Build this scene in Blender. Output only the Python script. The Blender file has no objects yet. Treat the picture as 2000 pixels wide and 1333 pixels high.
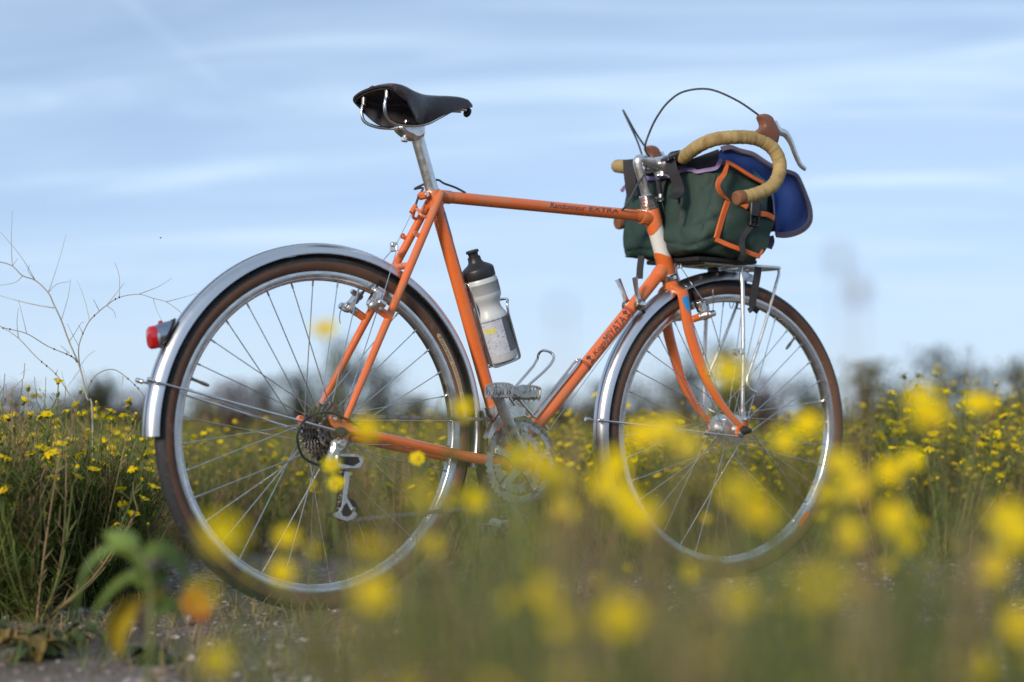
import bpy, bmesh, math, random
from mathutils import Vector as V, Matrix, noise as mnoise

# ------------------------------------------------------------------ camera, sky, sun, exposure
scene = bpy.context.scene
COL = scene.collection
W, H = 2000.0, 1333.0
FPX, CAMP, YAW, PITCH = 3165.5, V((-1.5326, -2.8117, 0.3767)), 0.61532, 0.0454
FWD = V((math.sin(YAW)*math.cos(PITCH), math.cos(YAW)*math.cos(PITCH), math.sin(PITCH)))
RGT = V((math.cos(YAW), -math.sin(YAW), 0.0))
UPV = RGT.cross(FWD)
cam_data = bpy.data.cameras.new('camera')
cam = bpy.data.objects.new('camera', cam_data); COL.objects.link(cam)
cam.matrix_world = Matrix(((RGT.x, UPV.x, -FWD.x, CAMP.x), (RGT.y, UPV.y, -FWD.y, CAMP.y), (RGT.z, UPV.z, -FWD.z, CAMP.z), (0, 0, 0, 1)))
cam_data.sensor_width = 36.0
cam_data.lens = FPX/W*36.0
cam_data.clip_start = 0.05; cam_data.clip_end = 5000
cam_data.dof.use_dof = True
cam_data.dof.focus_distance = 3.40
cam_data.dof.aperture_fstop = 1.9
cam_data.dof.aperture_blades = 9
scene.camera = cam

SUN_EL, SUN_AZ = math.radians(19), math.radians(246)      # low evening sun, azimuth clockwise from +Y
world = bpy.data.worlds.new('World'); scene.world = world; world.use_nodes = True
def build_world():
    nt = world.node_tree; nd = nt.nodes; ln = nt.links
    for n in list(nd): nd.remove(n)
    out = nd.new('ShaderNodeOutputWorld'); bg = nd.new('ShaderNodeBackground')
    sky = nd.new('ShaderNodeTexSky'); sky.sky_type = 'NISHITA'; sky.sun_disc = False
    sky.sun_elevation = SUN_EL; sky.sun_rotation = SUN_AZ
    sky.altitude = 0; sky.air_density = 0.5; sky.dust_density = 0.1; sky.ozone_density = 3.0
    tc = nd.new('ShaderNodeTexCoord'); sep = nd.new('ShaderNodeSeparateXYZ')
    ln.new(tc.outputs['Generated'], sep.inputs[0])
    def math_(op, a, b=None, c=None):
        m = nd.new('ShaderNodeMath'); m.operation = op
        for i, x in enumerate((a, b, c)):
            if x is None: continue
            if isinstance(x, (int, float)): m.inputs[i].default_value = x
            else: ln.new(x, m.inputs[i])
        return m.outputs[0]
    zc = math_('ADD', math_('MAXIMUM', sep.outputs[2], 0.0), 0.13)
    u = math_('DIVIDE', sep.outputs[0], zc); v = math_('DIVIDE', sep.outputs[1], zc)
    cy, sy = math.cos(YAW), math.sin(YAW)
    us = math_('SUBTRACT', math_('MULTIPLY', u, cy), math_('MULTIPLY', v, sy)); vs_ = math_('ADD', math_('MULTIPLY', u, sy), math_('MULTIPLY', v, cy))
    def layer(sx, sv, detail, lo, hi, dist, off):
        cb = nd.new('ShaderNodeCombineXYZ'); ln.new(math_('MULTIPLY', us, sx), cb.inputs[0]); ln.new(math_('ADD', math_('MULTIPLY', vs_, sv), math_('MULTIPLY', us, sv*.12)), cb.inputs[1]); cb.inputs[2].default_value = off
        n1 = nd.new('ShaderNodeTexNoise'); n1.inputs['Scale'].default_value = 1.0; n1.inputs['Detail'].default_value = detail; n1.inputs['Roughness'].default_value = 0.55; n1.inputs['Distortion'].default_value = dist
        ln.new(cb.outputs[0], n1.inputs['Vector']); r = nd.new('ShaderNodeMapRange'); r.interpolation_type = 'SMOOTHSTEP'; r.inputs[1].default_value = lo; r.inputs[2].default_value = hi; ln.new(n1.outputs[0], r.inputs[0]); return r.outputs[0]
    big = layer(0.45, 0.9, 4, 0.28, 0.75, 0.6, 1.3); fine = layer(0.9, 3.6, 7, 0.42, 0.78, 0.9, 4.1)
    cloud = math_('ADD', math_('MULTIPLY', big, 0.45), math_('MULTIPLY', math_('MULTIPLY', fine, math_('ADD', big, 0.45)), 0.70))
    # thin veil of cirrus: pale, lit by the low sun
    mix = nd.new('ShaderNodeMix'); mix.data_type = 'RGBA'
    fac = math_('MULTIPLY', cloud, 0.5)
    # contrail: a thin straight line in the cloud plane
    a = at_dir(268, 20); b = at_dir(545, 275)
    def pl(d): return V((d.x/(d.z+.13), d.y/(d.z+.13), 0))
    pa, pb = pl(a), pl(b); t = (pb-pa); L = t.length; t.normalize(); nrm = V((-t.y, t.x, 0))
    dist = math_('ADD', math_('MULTIPLY', u, nrm.x), math_('ADD', math_('MULTIPLY', v, nrm.y), -(pa.x*nrm.x+pa.y*nrm.y)))
    along = math_('ADD', math_('MULTIPLY', u, t.x), math_('ADD', math_('MULTIPLY', v, t.y), -(pa.x*t.x+pa.y*t.y)))
    g = math_('SUBTRACT', 1.0, math_('MINIMUM', math_('ABSOLUTE', math_('MULTIPLY', dist, 42.0)), 1.0))
    g2 = math_('MULTIPLY', g, math_('SUBTRACT', 1.0, math_('MINIMUM', math_('ABSOLUTE', math_('MULTIPLY', along, 0.9/L)), 1.0)))
    fac2 = math_('ADD', fac, math_('MULTIPLY', g2, 0.08))
    fac3 = math_('MINIMUM', math_('ADD', fac2, 0.38), 0.95)
    ln.new(fac3, mix.inputs[0]); ln.new(sky.outputs[0], mix.inputs[6])
    mix.inputs[7].default_value = (5.9, 7.5, 9.3, 1)
    # milky air low over the land, the same all round
    low = nd.new('ShaderNodeMapRange'); low.interpolation_type = 'SMOOTHSTEP'; ln.new(sep.outputs[2], low.inputs[0])
    low.inputs[1].default_value = 0.17; low.inputs[2].default_value = -0.02; low.inputs[3].default_value = 0.0; low.inputs[4].default_value = 0.92
    mix2 = nd.new('ShaderNodeMix'); mix2.data_type = 'RGBA'; ln.new(low.outputs[0], mix2.inputs[0]); ln.new(mix.outputs[2], mix2.inputs[6]); mix2.inputs[7].default_value = (5.3, 6.4, 7.6, 1)
    ln.new(mix2.outputs[2], bg.inputs[0]); bg.inputs[1].default_value = 0.097
    ln.new(bg.outputs[0], out.inputs[0])
def at_dir(px, py):
    return (FWD + RGT*((px-W/2)/FPX) - UPV*((py-H/2)/FPX)).normalized()
build_world()
sd = bpy.data.lights.new('sun', 'SUN'); sun = bpy.data.objects.new('sun', sd); COL.objects.link(sun)
sd.energy = 2.7; sd.angle = math.radians(12); sd.color = (1.0, 0.86, 0.70)
sdir = V((math.sin(SUN_AZ)*math.cos(SUN_EL), math.cos(SUN_AZ)*math.cos(SUN_EL), math.sin(SUN_EL)))   # towards the sun
sun.rotation_euler = sdir.to_track_quat('Z', 'Y').to_euler()
vs = scene.view_settings; vs.view_transform = 'Standard'; vs.look = 'None'; vs.exposure = 0.33; vs.gamma = 1.0; vs.use_curve_mapping = False
scene.cycles.use_denoising = True
scene.cycles.max_bounces = 6; scene.cycles.diffuse_bounces = 3; scene.cycles.glossy_bounces = 4; scene.cycles.transparent_max_bounces = 6
scene.cycles.sample_clamp_indirect = 6

# ------------------------------------------------------------------ placement helpers
def ray(px, py): return FWD + RGT*((px-W/2)/FPX) - UPV*((py-H/2)/FPX)
def B(px, py, Y):                                   # point of the bicycle's own upright plane y = Y
    d = ray(px, py); return CAMP + d*((Y-CAMP.y)/d.y)
def at(px, py, depth): return CAMP + ray(px, py)*depth
def G(px, depth, z=0.0):                            # a spot on the ground at that distance
    s = (px-W/2)/FPX*depth
    f = V((math.sin(YAW), math.cos(YAW), 0)); p = CAMP + f*depth + RGT*s
    return V((p.x, p.y, z))
AXR, AXF = V((0, 0, .343)), V((1.0698, 0, .343))
BB = V((.444, 0, .278))
HA = math.radians(70.5); HD = V((-math.cos(HA), 0, math.sin(HA)))
STA = AXF - V((.05*math.sin(HA), 0, .05*math.cos(HA)))
SM = Matrix.Rotation(-0.0928, 3, HD)
def S(v): return SM @ (V(v)-STA) + STA              # fork's own coordinates -> world (bars turned a little)
def SI(v): return SM.transposed() @ (V(v)-STA) + STA
def Fk(px, py, Y):                                  # point of the fork's own plane y = Y, in fork coordinates
    d = SM.transposed() @ ray(px, py); c = SI(CAMP); return c + d*((Y-c.y)/d.y)
def mirY(v): return V((v.x, -v.y, v.z))

# ------------------------------------------------------------------ mesh helpers
class MB:
    def __init__(s): s.v = []; s.f = []
    def add(s, vs_, fs):
        o = len(s.v); s.v += [tuple(x) for x in vs_]; s.f += [tuple(i+o for i in f) for f in fs]; return s
    def join(s, other): return s.add(other.v, other.f)
    def mesh(s, name, mats, smooth=True, mi=None):
        me = bpy.data.meshes.new(name); me.from_pydata(s.v, [], s.f)
        for m in (mats if isinstance(mats, (list, tuple)) else [mats]): me.materials.append(m)
        if mi: me.polygons.foreach_set('material_index', mi)
        if smooth:
            me.polygons.foreach_set('use_smooth', [True]*len(me.polygons))
            try: me.set_sharp_from_angle(angle=math.radians(38))
            except Exception: pass
        me.update(); return me
    def build(s, name, mats, parent=None, smooth=True, mi=None):
        o = bpy.data.objects.new(name, s.mesh(name, mats, smooth, mi)); COL.objects.link(o)
        if parent: o.parent = parent
        return o
def tag(o, label=None, cat=None, group=None, kind=None):
    if label: o['label'] = label
    if cat: o['category'] = cat
    if group: o['group'] = group
    if kind: o['kind'] = kind
    return o
def empty(name, loc=(0, 0, 0), parent=None):
    o = bpy.data.objects.new(name, None); o.location = loc; o.empty_display_size = .05; COL.objects.link(o)
    if parent: o.parent = parent
    return o
def perp(t):
    a = V((0, 0, 1)) if abs(t.z) < .9 else V((1, 0, 0))
    return t.cross(a).normalized()
def frames(pts, up=None, closed=False):
    n = len(pts); T = []
    for i in range(n):
        if closed: d = pts[(i+1) % n]-pts[i-1]
        else: d = pts[min(i+1, n-1)]-pts[max(i-1, 0)]
        T.append(d.normalized() if d.length > 1e-12 else V((0, 0, 1)))
    N = []
    a = (up - T[0]*up.dot(T[0])).normalized() if up is not None else perp(T[0])
    for i in range(n):
        if up is not None: a2 = up - T[i]*up.dot(T[i])
        else: a2 = a - T[i]*a.dot(T[i])
        if a2.length > 1e-9: a = a2.normalized()
        N.append(a)
    return T, N
def sweep(mb, pts, prof, up=None, closed=False, caps=True):
    """prof: list of (n, b) or function(i, u)->list ; n along the frame normal, b along the binormal"""
    pts = [V(p) for p in pts]; T, N = frames(pts, up, closed); n = len(pts); vs_ = []; k = 0
    for i, p in enumerate(pts):
        b = T[i].cross(N[i]); pr = prof(i, i/(n-1)) if callable(prof) else prof; k = len(pr)
        vs_ += [p + N[i]*x + b*y for x, y in pr]
    fs = []
    for i in range(n if closed else n-1):
        j = (i+1) % n
        for q in range(k): fs.append((i*k+q, i*k+(q+1) % k, j*k+(q+1) % k, j*k+q))
    if caps and not closed: fs += [tuple(range(k-1, -1, -1)), tuple((n-1)*k+q for q in range(k))]
    return mb.add(vs_, fs)
def circ(r, n=12, r2=None): return [(r*math.cos(2*math.pi*q/n), (r2 or r)*math.sin(2*math.pi*q/n)) for q in range(n)]
def tube(mb, pts, r, n=12, closed=False, caps=True, up=None):
    if isinstance(r, (int, float)): return sweep(mb, pts, circ(r, n), up, closed, caps)
    m = len(pts); rr = list(r)
    if len(rr) != m: rr = [lerp_list(rr, i/(m-1)) for i in range(m)]
    return sweep(mb, pts, lambda i, u: circ(rr[i], n), up, closed, caps)
def lerp_list(l, u):
    x = u*(len(l)-1); i = min(int(x), len(l)-2); return l[i]+(l[i+1]-l[i])*(x-i)
def spline(pts, per=8, closed=False):
    pts = [V(p) for p in pts]; n = len(pts); out = []
    g = (lambda i: pts[i % n]) if closed else (lambda i: pts[max(0, min(n-1, i))])
    for i in range(n if closed else n-1):
        p0, p1, p2, p3 = g(i-1), g(i), g(i+1), g(i+2)
        for k in range(per):
            t = k/per
            out.append(.5*((2*p1)+(p2-p0)*t+(2*p0-5*p1+4*p2-p3)*t*t+(3*p1-p0-3*p2+p3)*t**3))
    if not closed: out.append(pts[-1])
    return out
def seg(a, b, n): a, b = V(a), V(b); return [a+(b-a)*(i/n) for i in range(n+1)]
def lathe(mb, prof, c, axis, n=24, closed_prof=False, ref=None):
    """prof: (r, h) list along axis from c"""
    ax = V(axis).normalized(); x = (ref - ax*ref.dot(ax)).normalized() if ref is not None else perp(ax); y = ax.cross(x); c = V(c); k = len(prof); vs_ = []
    for q in range(n):
        a = 2*math.pi*q/n; d = x*math.cos(a)+y*math.sin(a)
        vs_ += [c+d*r+ax*h for r, h in prof]
    fs = []
    for q in range(n):
        p = (q+1) % n
        for i in range(k if closed_prof else k-1):
            j = (i+1) % k; fs.append((q*k+i, p*k+i, p*k+j, q*k+j))
    if not closed_prof:
        if prof[0][0] > 1e-6: fs.append(tuple(q*k for q in range(n)))
        if prof[-1][0] > 1e-6: fs.append(tuple(q*k+k-1 for q in range(n-1, -1, -1)))
    return mb.add(vs_, fs)
def cyl(mb, a, b, r, n=16, bev=.0008):
    a, b = V(a), V(b); L = (b-a).length; e = min(bev, r*.4, L*.3)
    return lathe(mb, [(0, 0), (r-e, 0), (r, e), (r, L-e), (r-e, L), (0, L)], a, b-a, n)
def box(mb, c, ax, ay, az, sx, sy, sz, bev=.001):
    """bevelled box, half sizes along unit axes"""
    c = V(c); X, Y, Z = V(ax).normalized(), V(ay).normalized(), V(az).normalized(); vs_ = []; e = min(bev, sx*.5, sy*.5, sz*.5)
    prof = [(-sx+e, -sy), (sx-e, -sy), (sx, -sy+e), (sx, sy-e), (sx-e, sy), (-sx+e, sy), (-sx, sy-e), (-sx, -sy+e)]
    lay = [(-sz, e), (-sz+e, 0), (sz-e, 0), (sz, e)]
    for z, k in lay:
        for x, y in prof:
            x2 = x-(math.copysign(k, x)); y2 = y-(math.copysign(k, y)); vs_.append(c+X*x2+Y*y2+Z*z)
    fs = [tuple(range(7, -1, -1)), tuple(24+q for q in range(8))]
    for l in range(3):
        for q in range(8): fs.append((l*8+q, l*8+(q+1) % 8, l*8+8+(q+1) % 8, l*8+8+q))
    return mb.add(vs_, fs)
def plate(mb, poly, normal, th, bev=.0006):
    """flat plate: outline polygon of 3-D points, thickness th centred on it"""
    poly = [V(p) for p in poly]; nrm = V(normal).normalized(); c = sum(poly, V())/len(poly); k = len(poly); vs_ = []
    for off, sc in ((-th/2, 1), (-th/2+bev, 0), (th/2-bev, 0), (th/2, 1)):
        for p in poly:
            d = (c-p); q = p + (d.normalized()*bev if sc and d.length > 1e-9 else V())
            vs_.append(q+nrm*off)
    fs = [tuple(range(k-1, -1, -1)), tuple(3*k+q for q in range(k))]
    for l in range(3):
        for q in range(k): fs.append((l*k+q, l*k+(q+1) % k, l*k+k+(q+1) % k, l*k+k+q))
    return mb.add(vs_, fs)
def ribbon(mb, pts, width, th, side):
    """webbing: side = vector (or list of vectors) along the width"""
    pts = [V(p) for p in pts]; vs_ = []; n = len(pts)
    for i, p in enumerate(pts):
        t = (pts[min(i+1, n-1)]-pts[max(i-1, 0)]).normalized(); s = V(side[i] if isinstance(side, list) else side); s = (s-t*s.dot(t)).normalized(); nn = t.cross(s)
        w = (width(i/(n-1)) if callable(width) else width)/2
        for x, y in ((-w, -th/2), (w, -th/2), (w, th/2), (-w, th/2)): vs_.append(p+s*x+nn*y)
    fs = [(3, 2, 1, 0), tuple(4*(n-1)+q for q in range(4))]
    for i in range(n-1):
        for q in range(4): fs.append((i*4+q, i*4+(q+1) % 4, i*4+4+(q+1) % 4, i*4+4+q))
    return mb.add(vs_, fs)
def grid_sheet(mb, rows, th=.0025):
    """a cloth sheet with thickness from a grid of points (list of rows)"""
    R, C = len(rows), len(rows[0]); vs_ = []
    def nrm(i, j):
        a = rows[min(i+1, R-1)][j]-rows[max(i-1, 0)][j]; b = rows[i][min(j+1, C-1)]-rows[i][max(j-1, 0)]
        c = a.cross(b); return c.normalized() if c.length > 1e-12 else V((0, 0, 1))
    for s in (-.5, .5):
        for i in range(R):
            for j in range(C): vs_.append(rows[i][j]+nrm(i, j)*(th*s))
    o = R*C; fs = []
    for i in range(R-1):
        for j in range(C-1):
            a, b, c, d = i*C+j, i*C+j+1, (i+1)*C+j+1, (i+1)*C+j
            fs += [(a, d, c, b), (o+a, o+b, o+c, o+d)]
    for i in range(R-1):
        a, d = i*C, (i+1)*C; fs.append((a, o+a, o+d, d)); a, d = i*C+C-1, (i+1)*C+C-1; fs.append((a, d, o+d, o+a))
    for j in range(C-1):
        a, b = j, j+1; fs.append((a, b, o+b, o+a)); a, b = (R-1)*C+j, (R-1)*C+j+1; fs.append((a, o+a, o+b, b))
    return mb.add(vs_, fs)

# ------------------------------------------------------------------ materials
def mat(name, col, rough=.5, metal=0., bump=0., bscale=200., var=0., vscale=20., coat=0., stretch=None, spec=.5, trans=0., dirt=None, dscale=30., dlo=.55, dhi=.75, rvar=0., sss=0.):
    m = bpy.data.materials.new(name); m.use_nodes = True; nt = m.node_tree; nd = nt.nodes; ln = nt.links; p = nd['Principled BSDF']
    p.inputs['Base Color'].default_value = (*col, 1); p.inputs['Roughness'].default_value = rough; p.inputs['Metallic'].default_value = metal
    p.inputs['Coat Weight'].default_value = coat; p.inputs['Coat Roughness'].default_value = .12; p.inputs['Specular IOR Level'].default_value = spec
    p.inputs['Transmission Weight'].default_value = trans
    tc = nd.new('ShaderNodeTexCoord'); vec = tc.outputs['Object']
    if stretch:
        mp = nd.new('ShaderNodeMapping'); mp.inputs['Scale'].default_value = stretch; ln.new(vec, mp.inputs[0]); vec = mp.outputs[0]
    def nz(sc, det=5):
        n = nd.new('ShaderNodeTexNoise'); n.inputs['Scale'].default_value = sc; n.inputs['Detail'].default_value = det; ln.new(vec, n.inputs['Vector']); return n
    colsock = None
    if var > 0:
        n = nz(vscale); h = nd.new('ShaderNodeHueSaturation'); mr = nd.new('ShaderNodeMapRange')
        mr.inputs[1].default_value = .25; mr.inputs[2].default_value = .75; mr.inputs[3].default_value = 1-var; mr.inputs[4].default_value = 1+var
        ln.new(n.outputs[0], mr.inputs[0]); ln.new(mr.outputs[0], h.inputs['Value']); h.inputs['Color'].default_value = (*col, 1); colsock = h.outputs[0]
    if dirt is not None:
        n = nz(dscale, 8); mr = nd.new('ShaderNodeMapRange'); mr.inputs[1].default_value = dlo; mr.inputs[2].default_value = dhi; ln.new(n.outputs[0], mr.inputs[0])
        mx = nd.new('ShaderNodeMix'); mx.data_type = 'RGBA'; ln.new(mr.outputs[0], mx.inputs[0])
        if colsock: ln.new(colsock, mx.inputs[6])
        else: mx.inputs[6].default_value = (*col, 1)
        mx.inputs[7].default_value = (*dirt, 1); colsock = mx.outputs[2]
    if colsock: ln.new(colsock, p.inputs['Base Color'])
    if rvar > 0:
        n = nz(45, 6); mr = nd.new('ShaderNodeMapRange'); mr.inputs[1].default_value = .3; mr.inputs[2].default_value = .7; mr.inputs[3].default_value = max(.02, rough-rvar); mr.inputs[4].default_value = rough+rvar
        ln.new(n.outputs[0], mr.inputs[0]); ln.new(mr.outputs[0], p.inputs['Roughness'])
    if bump > 0:
        n = nz(bscale, 3); b = nd.new('ShaderNodeBump'); b.inputs['Strength'].default_value = bump; b.inputs['Distance'].default_value = .002
        ln.new(n.outputs[0], b.inputs['Height']); ln.new(b.outputs[0], p.inputs['Normal'])
    return m
def leafmat(name, col, var=.35, rough=.55, trans=.35, spec=.3):
    """leaf or petal: diffuse plus light shining through, each copy of a plant a little different"""
    m = bpy.data.materials.new(name); m.use_nodes = True; nt = m.node_tree; nd = nt.nodes; ln = nt.links; p = nd['Principled BSDF']
    out = nd['Material Output']; p.inputs['Roughness'].default_value = rough; p.inputs['Specular IOR Level'].default_value = spec
    oi = nd.new('ShaderNodeObjectInfo'); tc = nd.new('ShaderNodeTexCoord'); n = nd.new('ShaderNodeTexNoise'); n.inputs['Scale'].default_value = 14; n.inputs['Detail'].default_value = 3
    ln.new(tc.outputs['Object'], n.inputs['Vector'])
    h = nd.new('ShaderNodeHueSaturation'); h.inputs['Color'].default_value = (*col, 1)
    mr = nd.new('ShaderNodeMapRange'); mr.inputs[1].default_value = .3; mr.inputs[2].default_value = .7; mr.inputs[3].default_value = 1-var; mr.inputs[4].default_value = 1+var
    ln.new(n.outputs[0], mr.inputs[0]); ln.new(mr.outputs[0], h.inputs['Value'])
    mh = nd.new('ShaderNodeMapRange'); mh.inputs[3].default_value = .5-.03*var; mh.inputs[4].default_value = .5+.03*var; ln.new(oi.outputs['Random'], mh.inputs[0]); ln.new(mh.outputs[0], h.inputs['Hue'])
    ln.new(h.outputs[0], p.inputs['Base Color'])
    if trans > 0:
        t = nd.new('ShaderNodeBsdfTranslucent'); ln.new(h.outputs[0], t.inputs[0]); mx = nd.new('ShaderNodeMixShader'); mx.inputs[0].default_value = trans
        ln.new(p.outputs[0], mx.inputs[1]); ln.new(t.outputs[0], mx.inputs[2]); ln.new(mx.outputs[0], out.inputs[0])
    return m
M = {}
M['orange'] = mat('orange_paint', (.70, .145, .026), .32, coat=.6, var=.06, vscale=9, bump=.03, bscale=60, dirt=(.50, .20, .085), dscale=22, dlo=.50, dhi=.80, rvar=.12)
M['white'] = mat('white_paint', (.72, .72, .69), .3, coat=.5, var=.04)
M['blue_decal'] = mat('blue_decal', (.02, .26, .62), .4)
M['ink'] = mat('dark_lettering', (.035, .03, .045), .45)
M['ink_pale'] = mat('pale_lettering', (.34, .22, .24), .45)
M['maroon'] = mat('maroon_line', (.10, .02, .03), .4)
M['alu'] = mat('brushed_aluminium', (.74, .73, .71), .34, 1., bump=.05, bscale=300, var=.12, vscale=60, dirt=(.25, .22, .19), dscale=90, dlo=.6, dhi=.8, rvar=.12)
M['crank'] = mat('worn_crank_alloy', (.52, .51, .49), .42, 1., var=.25, vscale=40, bump=.06, bscale=200, dirt=(.12, .10, .08), dscale=55, dlo=.5, dhi=.72, rvar=.12)
M['chrome'] = mat('polished_steel', (.72, .71, .70), .14, 1., var=.08, vscale=40, rvar=.06)
M['fender'] = mat('polished_mudguard', (.66, .66, .68), .30, 1., var=.03, vscale=12, bump=.03, bscale=20, rvar=.03)
M['rim'] = mat('rim_aluminium', (.66, .66, .66), .3, 1., var=.12, vscale=50, rvar=.1)
M['steel_dark'] = mat('greasy_steel', (.27, .24, .21), .34, 1., var=.5, vscale=120, rvar=.12)
M['spoke'] = mat('spoke_steel', (.55, .54, .53), .25, 1.)
M['black_plastic'] = mat('black_plastic', (.018, .018, .02), .4, bump=.05, bscale=400)
M['black_cable'] = mat('cable_housing', (.05, .052, .06), .35)
M['black_gear'] = mat('black_gear', (.02, .02, .02), .35, .3, var=.3)
M['tread'] = mat('tyre_tread', (.022, .023, .026), .72, bump=.5, bscale=420, var=.3, vscale=80, dirt=(.10, .09, .08), dscale=70, dlo=.58, dhi=.8)
M['sidewall'] = mat('brown_sidewall', (.098, .047, .028), .6, bump=.2, bscale=700, var=.2, vscale=25, dirt=(.20, .13, .09), dscale=40, dlo=.6, dhi=.85)
M['tyre_patch'] = mat('pale_tyre_label', (.42, .34, .22), .5)
M['leather'] = mat('dark_saddle_leather', (.030, .027, .036), .32, bump=.12, bscale=260, var=.35, vscale=30, rvar=.1, dirt=(.07, .045, .035), dscale=40, dlo=.6, dhi=.8)
M['leather_in'] = mat('raw_leather_underside', (.05, .028, .02), .8, bump=.2, bscale=300, var=.3)
M['copper'] = mat('copper_rivet', (.35, .16, .10), .4, 1.)
M['tape'] = mat('cloth_bar_tape', (.37, .265, .105), .75, bump=.35, bscale=700, var=.2, vscale=30, dirt=(.19, .11, .04), dscale=35, dlo=.52, dhi=.72)
M['plug'] = mat('brown_bar_plug', (.20, .085, .035), .6, bump=.2, bscale=300, var=.25)
M['hood'] = mat('brown_rubber_hood', (.19, .075, .045), .5, var=.12)
M['green_cloth'] = mat('dark_green_canvas', (.018, .045, .036), .72, bump=.35, bscale=900, var=.22, vscale=14)
M['blue_cloth'] = mat('blue_lining', (.003, .027, .155), .6, bump=.25, bscale=600, var=.25, vscale=12)
M['teal_cloth'] = mat('teal_lining', (.008, .11, .18), .6, bump=.25, bscale=600, var=.25, vscale=12)
M['purple'] = mat('lilac_piping', (.24, .17, .37), .65, bump=.3, bscale=500, var=.2)
M['mauve'] = mat('mauve_binding', (.105, .085, .125), .7, bump=.3, bscale=500, var=.2)
M['orange_trim'] = mat('orange_binding', (.66, .135, .025), .6, bump=.35, bscale=500, var=.18, vscale=40)
M['webbing'] = mat('black_webbing', (.014, .014, .018), .7, bump=.4, bscale=800, var=.3, vscale=60)
M['bottle'] = mat('milky_bottle_plastic', (.50, .53, .54), .38, var=.05, vscale=30, dirt=(.42, .42, .40), dscale=60, dlo=.6, dhi=.85)
M['bottle_dark'] = mat('dark_bottle_print', (.10, .11, .12), .4, var=.2)
M['stripe'] = mat('dark_bottle_stripes', (.05, .045, .045), .45)
M['lamp_shell'] = mat('smoky_chrome', (.34, .36, .42), .2, 1., var=.1)
M['red_lens'] = mat('red_lens', (.42, .006, .012), .12, coat=.8)
M['amber'] = mat('lens_edge', (.30, .03, .02), .25)
M['label_print'] = mat('worn_bottle_label', (.48, .51, .58), .5, dirt=(.24, .24, .26), dscale=230, dlo=.56, dhi=.70, var=.15, vscale=35)
M['label_yellow'] = mat('yellow_label_print', (.62, .55, .06), .5, dirt=(.5, .53, .6), dscale=180, dlo=.5, dhi=.55)
M['brown_flap'] = mat('brown_leather_flap', (.055, .034, .024), .7, bump=.3, bscale=300, var=.4, vscale=40, dirt=(.13, .1, .08), dscale=200, dlo=.6, dhi=.7)
# ================================================================== GROUND
def ground_mat():
    m = bpy.data.materials.new('stony_soil'); m.use_nodes = True; nt = m.node_tree; nd = nt.nodes; ln = nt.links; p = nd['Principled BSDF']; p.inputs['Roughness'].default_value = .95; p.inputs['Specular IOR Level'].default_value = .2
    tc = nd.new('ShaderNodeTexCoord')
    def nz(s, d=6):
        n = nd.new('ShaderNodeTexNoise'); n.inputs['Scale'].default_value = s; n.inputs['Detail'].default_value = d; ln.new(tc.outputs['Object'], n.inputs['Vector']); return n
    def ramp(sock, stops):
        r = nd.new('ShaderNodeValToRGB'); e = r.color_ramp.elements
        e[0].position, e[0].color = stops[0][0], (*stops[0][1], 1); e[1].position, e[1].color = stops[-1][0], (*stops[-1][1], 1)
        for pos, c in stops[1:-1]: x = e.new(pos); x.color = (*c, 1)
        ln.new(sock, r.inputs[0]); return r
    a = ramp(nz(3.5).outputs[0], [(.3, (.11, .085, .06)), (.5, (.17, .135, .105)), (.7, (.22, .18, .15))])
    v = nd.new('ShaderNodeTexVoronoi'); v.inputs['Scale'].default_value = 95; ln.new(tc.outputs['Object'], v.inputs['Vector'])
    s = nd.new('ShaderNodeSeparateColor'); ln.new(v.outputs['Color'], s.inputs[0])
    g = ramp(s.outputs[0], [(0, (.06, .05, .04)), (.45, (.19, .15, .13)), (.75, (.28, .215, .19)), (1, (.40, .36, .34))])
    mx = nd.new('ShaderNodeMix'); mx.data_type = 'RGBA'; mr = nd.new('ShaderNodeMapRange'); mr.inputs[1].default_value = .42; mr.inputs[2].default_value = .6
    ln.new(nz(1.7).outputs[0], mr.inputs[0]); ln.new(mr.outputs[0], mx.inputs[0]); ln.new(a.outputs[0], mx.inputs[6]); ln.new(g.outputs[0], mx.inputs[7])
    # moss and litter
    mx2 = nd.new('ShaderNodeMix'); mx2.data_type = 'RGBA'; mr2 = nd.new('ShaderNodeMapRange'); mr2.inputs[1].default_value = .5; mr2.inputs[2].default_value = .72; mr2.inputs[4].default_value = .7
    ln.new(nz(2.6).outputs[0], mr2.inputs[0]); ln.new(mr2.outputs[0], mx2.inputs[0]); ln.new(mx.outputs[2], mx2.inputs[6]); mx2.inputs[7].default_value = (.07, .075, .03, 1)
    ln.new(mx2.outputs[2], p.inputs['Base Color'])
    b = nd.new('ShaderNodeBump'); b.inputs['Strength'].default_value = .7; b.inputs['Distance'].default_value = .006; ln.new(v.outputs['Distance'], b.inputs['Height']); ln.new(b.outputs[0], p.inputs['Normal'])
    return m
random.seed(4)
GC = V((.3, .4, 0))
def gz(x, y):
    d = math.hypot(x-GC.x, y-GC.y)
    k = 1/(1+(d/14)**2)
    z = .016*mnoise.noise(V((x*1.3, y*1.3, 0)))+.007*mnoise.noise(V((x*6, y*6, 3)))
    # level where the wheels stand
    wgt = min(1, max(0, (abs(y)-.05)/.3)) if -.3 < x < 1.4 else 1
    return z*k*wgt-.0035
mb = MB(); vs_, fs = [], []; NA = 150
rad = [0]; r = .05
while r < 900: rad.append(r); r += max(.05, .045*r)
vs_.append((GC.x, GC.y, gz(GC.x, GC.y)))
for r in rad[1:]:
    for k in range(NA):
        a = 2*math.pi*k/NA; x, y = GC.x+r*math.cos(a), GC.y+r*math.sin(a); vs_.append((x, y, gz(x, y)))
for k in range(NA): fs.append((0, 1+k, 1+(k+1) % NA))
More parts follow.
